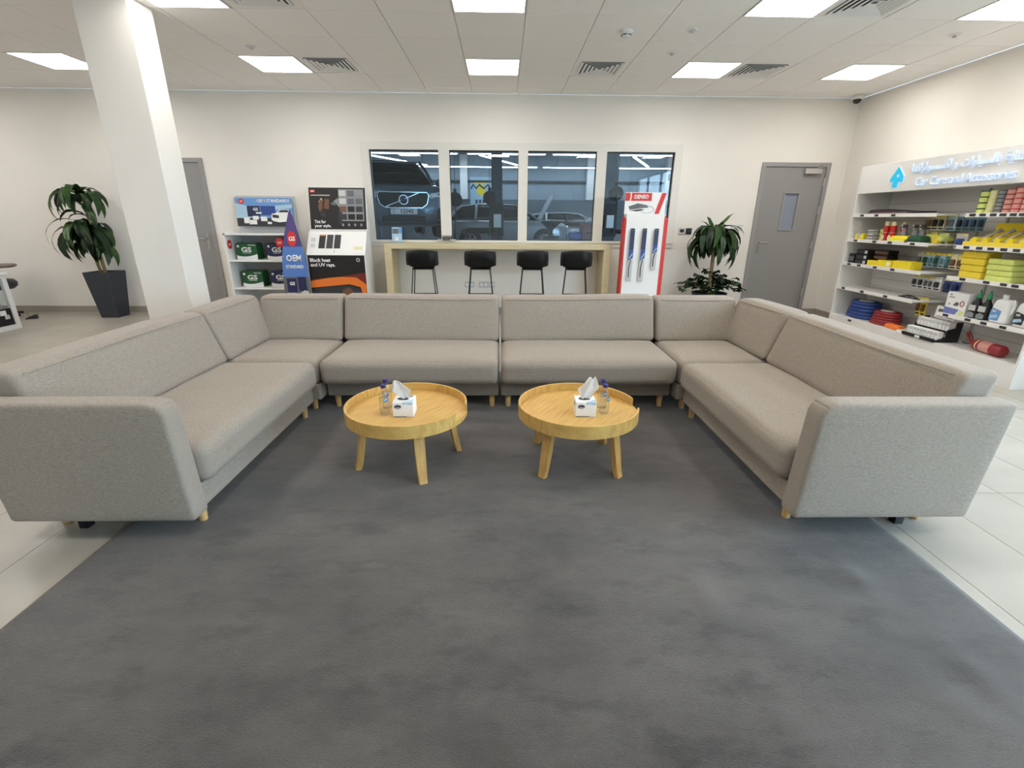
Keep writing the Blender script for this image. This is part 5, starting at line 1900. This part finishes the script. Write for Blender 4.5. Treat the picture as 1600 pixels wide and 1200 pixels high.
# fire extinguisher lying down
t = prod('fire_extinguisher', 'red fire extinguisher lying on the unit base', 'fire extinguisher', 5.02, 4.27, .215, math.radians(-8))
part('cylinder', lathe([(.02, -.17), (.045, -.165), (.055, -.15), (.055, .13), (.045, .155), (.02, .168), (.02, .18)], 24), M['redd'], t, (.0, 0, .057), (0, -PI / 2, 0), smooth=True)
lb = part('label_band', lathe([(.0555, -.06), (.0555, .06)], 24, cap=False), M['pink'], t, (0, 0, .057), (0, -PI / 2, 0))
part('label_band', lathe([(.0557, .085), (.0557, .10)], 24, cap=False), M['cream'], t, (0, 0, .057), (0, -PI / 2, 0))
part('valve', cbox(-.195, 0, .06, .04, .035, .04, bev=.005), M['redd'], t)
part('squeeze_lever', tube([(-.20, 0, .075), (-.23, 0, .115), (-.275, 0, .15)], .010, 6), M['redd'], t)
part('squeeze_lever', tube([(-.21, 0, .06), (-.255, 0, .085), (-.295, 0, .135)], .010, 6), M['redd'], t)
part('nozzle', tube([(-.21, -.01, .05), (-.25, -.03, .04), (-.27, -.035, .05)], .008, 6), M['black'], t)


# hanging packs on hooks in the middle bay
def hang_pack(label, y, zt, w, h, card, inner, hdr_m='yellow', x=5.10, tilt=0.0):
    t = prod('blister_pack', label, 'blister pack', x, y, zt - h, tilt, 'hanging packs in the middle bay')
    c = part('backing_card', box(-w / 2, w / 2, -.002, .002, 0, h), M[card], t)
    decal('header_band', rect(-w / 2, w / 2, h * .84, h), M[hdr_m], c, (0, -.0024, 0), FACE_CAM)
    part('blister', softbox(w * .62, .03, h * .42, .012, 3), M[inner], c, (0, -.014, h * .45), smooth=True)
    decal('foot_band', rect(-w * .4, w * .4, h * .06, h * .16), M['dark'], c, (0, -.0024, 0), FACE_CAM)
    hk = part('hook', tube([(0, .002, h * .94), (0, UX1 - .03 - x, h * .94)], .003, 6), M['chrome'], t)
    part('hook_tip', tube([(0, .002, h * .94), (0, -.035, h * .94), (0, -.045, h * .97)], .003, 6), M['chrome'], hk)


rows = [('top', 1.475, .165, [(5.41, .085, 'cream', 'brown', 'yellow'), (5.33, .085, 'cream', 'black', 'yellow'), (5.25, .07, 'cream', 'black', 'yellow'), (5.14, .11, 'pblue', 'mgrey', 'lime'), (5.04, .07, 'teal', 'black', 'lgrey'),
                                 (4.965, .07, 'teal', 'navy', 'lgrey'), (4.885, .07, 'teal', 'navy', 'lgrey'), (4.81, .07, 'teal', 'navy', 'lgrey')]),
        ('second', 1.285, .145, [(5.42, .06, 'lgrey', 'dark', 'yellow'), (5.31, .09, 'yellow', 'dark', 'yellow'), (5.18, .11, 'lgrey', 'navy', 'lime'), (4.97, .13, 'lgrey', 'blue', 'cream')]),
        ('third', 1.080, .150, [(5.40, .07, 'lgrey', 'mgrey', 'lgrey'), (5.32, .07, 'pblue', 'dgreen', 'yellow'), (5.25, .06, 'pblue', 'teal', 'yellow'), (5.185, .06, 'teal', 'dgreen', 'yellow'), (5.12, .06, 'pblue', 'teal', 'yellow'),
                                (5.055, .06, 'teal', 'teal', 'yellow'), (4.98, .075, 'cream', 'brown', 'cream'), (4.90, .075, 'cream', 'brown', 'yellow')]),
        ('fourth', .835, .145, [(5.38, .07, 'paper', 'dark', 'yellow'), (5.30, .065, 'paper', 'dark', 'yellow'), (5.23, .05, 'paper', 'mgrey', 'yellow'), (5.17, .05, 'paper', 'mgrey', 'yellow'), (5.09, .085, 'paper', 'dark', 'lgrey'),
                                (4.97, .09, 'blue', 'navy', 'cream'), (4.87, .09, 'blue', 'navy', 'cream')])]
NM = {'cream': 'cream', 'pblue': 'pale blue', 'teal': 'teal', 'lgrey': 'grey', 'yellow': 'yellow', 'paper': 'white', 'blue': 'blue'}
for rn, zt, h, items in rows:
    for k, (y, w, card, inner, hm) in enumerate(items):
        hang_pack('%s hanging pack, %s from left in the %s hook row' % (NM[card], ORD[k], rn), y, zt, w, h, card, inner, hm)
for k, y in enumerate((5.24, 5.17)):
    hang_pack('yellow-topped hanging tube, %s of two in the lowest hook row' % ('left', 'right')[k], y, .60, .06, .20, 'yellow', 'brown', 'yellow')

# right bay top shelf: tins in stacks
ZB = [z + .018 for z in RZ]
NMT = {'lime': 'green', 'cream': 'cream', 'grey': 'grey', 'pink': 'pink', 'teal': 'teal'}
nst = 0
for y, m, lid, n, h, r_, wh in ((4.72, 'lime', 'dgreen', 4, .052, .038, 'leftmost'), (4.635, 'cream', 'lime', 6, .034, .034, 'second'), (4.555, 'grey', 'dark', 6, .034, .034, 'third'), (4.475, 'pink', 'redd', 5, .042, .036, 'fourth'),
                                (4.395, 'pink', 'red', 5, .044, .036, 'fifth'), (4.315, 'pink', 'redd', 5, .041, .036, 'sixth'), (4.235, 'teal', 'dgreen', 5, .040, .036, 'seventh'), (4.155, 'cream', 'red', 5, .040, .036, 'eighth')):
    me1 = mesh_of(lathe([(r_, 0), (r_, h * .78)], 16), 'tin')
    me1.materials.append(M[m])
    me2 = mesh_of(lathe([(r_ + .002, h * .78), (r_ + .002, h - .001)], 16), 'lid')
    me2.materials.append(M[lid])
    for k in range(n):
        t = prod('tin', '%s tin, %s from bottom of the %s tin stack on the top right shelf' % (NMT[m], ORD[k], wh), 'tin', 4.97, y, ZB[3] + k * h, 0, 'stacked tins on the top right shelf')
        part('tin_body', me1, None, t)
        part('lid', me2, None, t)
# second: yellow tray with tilted brushes
z = ZB[2]
t = prod('brush_tray', 'yellow display tray holding brushes on the second right shelf', 'tray', 5.01, 4.32, z)
part('tray_floor', box(-.42, .42, -.10, .12, 0, .012), M['yellow2'], t)
part('tray_front', box(-.42, .42, -.108, -.10, 0, .045), M['yellow2'], t)
part('tray_back', box(-.36, .42, .12, .13, 0, .215), M['yellow2'], t)
part('header_band', box(-.36, .42, .116, .12, .15, .21), M['yellow'], t)
for k in range(7):
    part('divider', prism([(-.02, 0), (.05, 0), (.05, .05), (.02, .075), (-.01, .05)], .19), M['yellow'], t, (-.36 + k * .115, .10, .012), FACE_CAM)
for k in range(6):
    b = prod('detail_brush', 'beige detailing brush, %s from left in the yellow tray' % ORD[k], 'brush', 4.985, 4.32 + .30 - k * .115, z + .014, 0, 'brushes in the yellow tray')
    part('handle', tube([(-.02, -.04, .012), (.005, .0, .06), (.045, .055, .12)], [.013, .016, .011], 8), mat('brush_beige', srgb(196, 186, 164), .6), b, smooth=True)
    part('bristles', lathe([(.012, 0), (.02, .045)], 10), M['grey'], b, (.045, .055, .115), (-.7, .6, 0))
# third: sponges
z = ZB[1]
for k in range(4):
    t = prod('sponge', 'big yellow sponge, %s in the four-high stack' % ('bottom', 'second', 'third', 'top')[k], 'sponge', 5.02 + .005 * (k % 2), 4.62 + .006 * (k - 1.5), z + k * .062, .03 * (k - 1), 'yellow sponges')
    part('sponge', softbox(.24, .16, .06, .012, 5), M['yellow2'], t, (0, 0, .031), smooth=True)
    part('wrap_seam', box(-.002, .002, -.081, .081, .002, .060), M['yellow'], t)
for k in range(4):
    t = prod('sponge', 'lime green sponge, %s in the four-high stack' % ('bottom', 'second', 'third', 'top')[k], 'sponge', 5.00 + .004 * (k % 2), 4.33 + .006 * (k - 1.5), z + k * .050, .02 * (1 - k), 'lime sponges')
    part('sponge', softbox(.24, .15, .048, .010, 5), M['lime'], t, (0, 0, .025), smooth=True)
    part('wrap_seam', box(-.002, .002, -.076, .076, .002, .048), M['yellow'], t)
# fourth: boxed headset, dark bottles, jugs
z = ZB[0]
t = prod('product_box', 'white carton with device pictures on the lowest right shelf', 'box', 4.985, 4.645, z)
b = part('carton', box(-.115, .115, -.05, .05, 0, .215, bev=.002, seg=1), M['paper'], t)
decal('blue_band', [(-.113, .0), (.02, .0), (.05, .055), (-.113, .065)], mat('periwinkle', srgb(112, 120, 178), .5), b, (0, -.0504, 0), FACE_CAM)
for k in range(4):
    decal('stripe', [(.03 + k * .02, .0), (.042 + k * .02, .0), (.07 + k * .012, .045), (.06 + k * .012, .045)], M['lime'], b, (0, -.0504, 0), FACE_CAM)
decal('device_picture', [(-.03, .09), (.0, .125), (.03, .12), (.03, .09), (.0, .085)], M['mgrey'], b, (0, -.0504, 0), FACE_CAM)
part('device_picture', tube([(.065 + .02 * math.cos(k * PI / 6), .115 + .026 * math.sin(k * PI / 6), 0) for k in range(12)], .004, 5, closed=True), M['redd'], b, (0, -.051, 0), FACE_CAM)
decal('device_picture', rect(-.08, -.06, .09, .105), M['grey'], b, (0, -.0504, 0), FACE_CAM)
lettering('Air', .03, .016, M['dark'], b, (-.075, -.0504, .19), FACE_CAM, bold=.02)
decal('title_line', rect(-.09, -.03, .160, .170), M['grey'], b, (0, -.0504, 0), FACE_CAM)
for k, (x, y) in enumerate(((4.98, 4.475), (4.99, 4.385))):
    t = prod('care_bottle', 'black care bottle with green spout, %s of two' % ('left', 'right')[k], 'bottle', x, y, z)
    part('bottle_body', lathe([(.040, 0), (.043, .008), (.043, .12), (.036, .145), (.020, .175), (.018, .19)], 20), M['black'], t, smooth=True)
    part('label_patch', prism(rect(-.034, .034, -.026, .026), .008), M['lgrey'], t, (0, -.038, .10), FACE_CAM)
    part('label_patch', prism([(-.036, -.035), (.036, -.035), (.036, .0), (0, .018), (-.036, .0)], .008), M['grey'], t, (0, -.038, .045), FACE_CAM)
    part('spout', lathe([(.021, .19), (.019, .21), (.010, .245), (.006, .27)], 14), M['greenc'], t, smooth=True)
t = prod('care_bottle', 'low violet bottle between white carton and black bottles', 'bottle', 5.03, 4.53, z)
part('bottle_body', lathe([(.028, 0), (.03, .006), (.03, .09), (.016, .12), (.016, .14)], 16), mat('violet', srgb(92, 86, 120), .5), t, smooth=True)
part('cap', lathe([(.018, .14), (.018, .165)], 14), M['dark'], t)
for k, (x, y, lbm) in enumerate(((4.985, 4.22, 'skyb'), (5.0, 4.02, 'dark'))):
    t = prod('jug', 'white plastic jug with side handle, %s of two' % ('left with blue label', 'right with dark label')[k], 'jug', x, y, z)
    part('jug_body', softbox(.16, .095, .215, .03, 6, warp=lambda v: (v.x * (1 - .25 * max(0, v.z - .03) / .08 * (1 if v.x < 0 else .2)), v.y, v.z)), M['paper'], t, (0, 0, .1075), smooth=True)
    part('neck', lathe([(.026, .205), (.024, .232)], 18, None, -.01, 0, 0), M['paper'], t)
    part('cap', lathe([(.027, .228), (.027, .258), (.022, .262)], 18, None, -.01, 0, 0), M['whitep'], t)
    part('handle', tube([(.035, -.01, .20), (.078, -.01, .215), (.094, -.01, .165), (.085, -.01, .105), (.06, -.01, .085)], .012, 8), M['paper'], t, smooth=True)
    lbx = part('label_patch', prism([(-.066, -.06), (.02, -.06), (.03, .03), (-.05, .05), (-.066, .03)], .002), M[lbm], t, (-.002, -.0475, .085), FACE_CAM)
    decal('label_flash', [(-.06, -.05), (.015, -.03), (.0, -.005), (-.06, -.02)], M['pblue'], lbx, (0, 0, .002))
    decal('label_title', rect(-.05, -.015, .012, .032), M['lgrey'], lbx, (0, 0, .002))
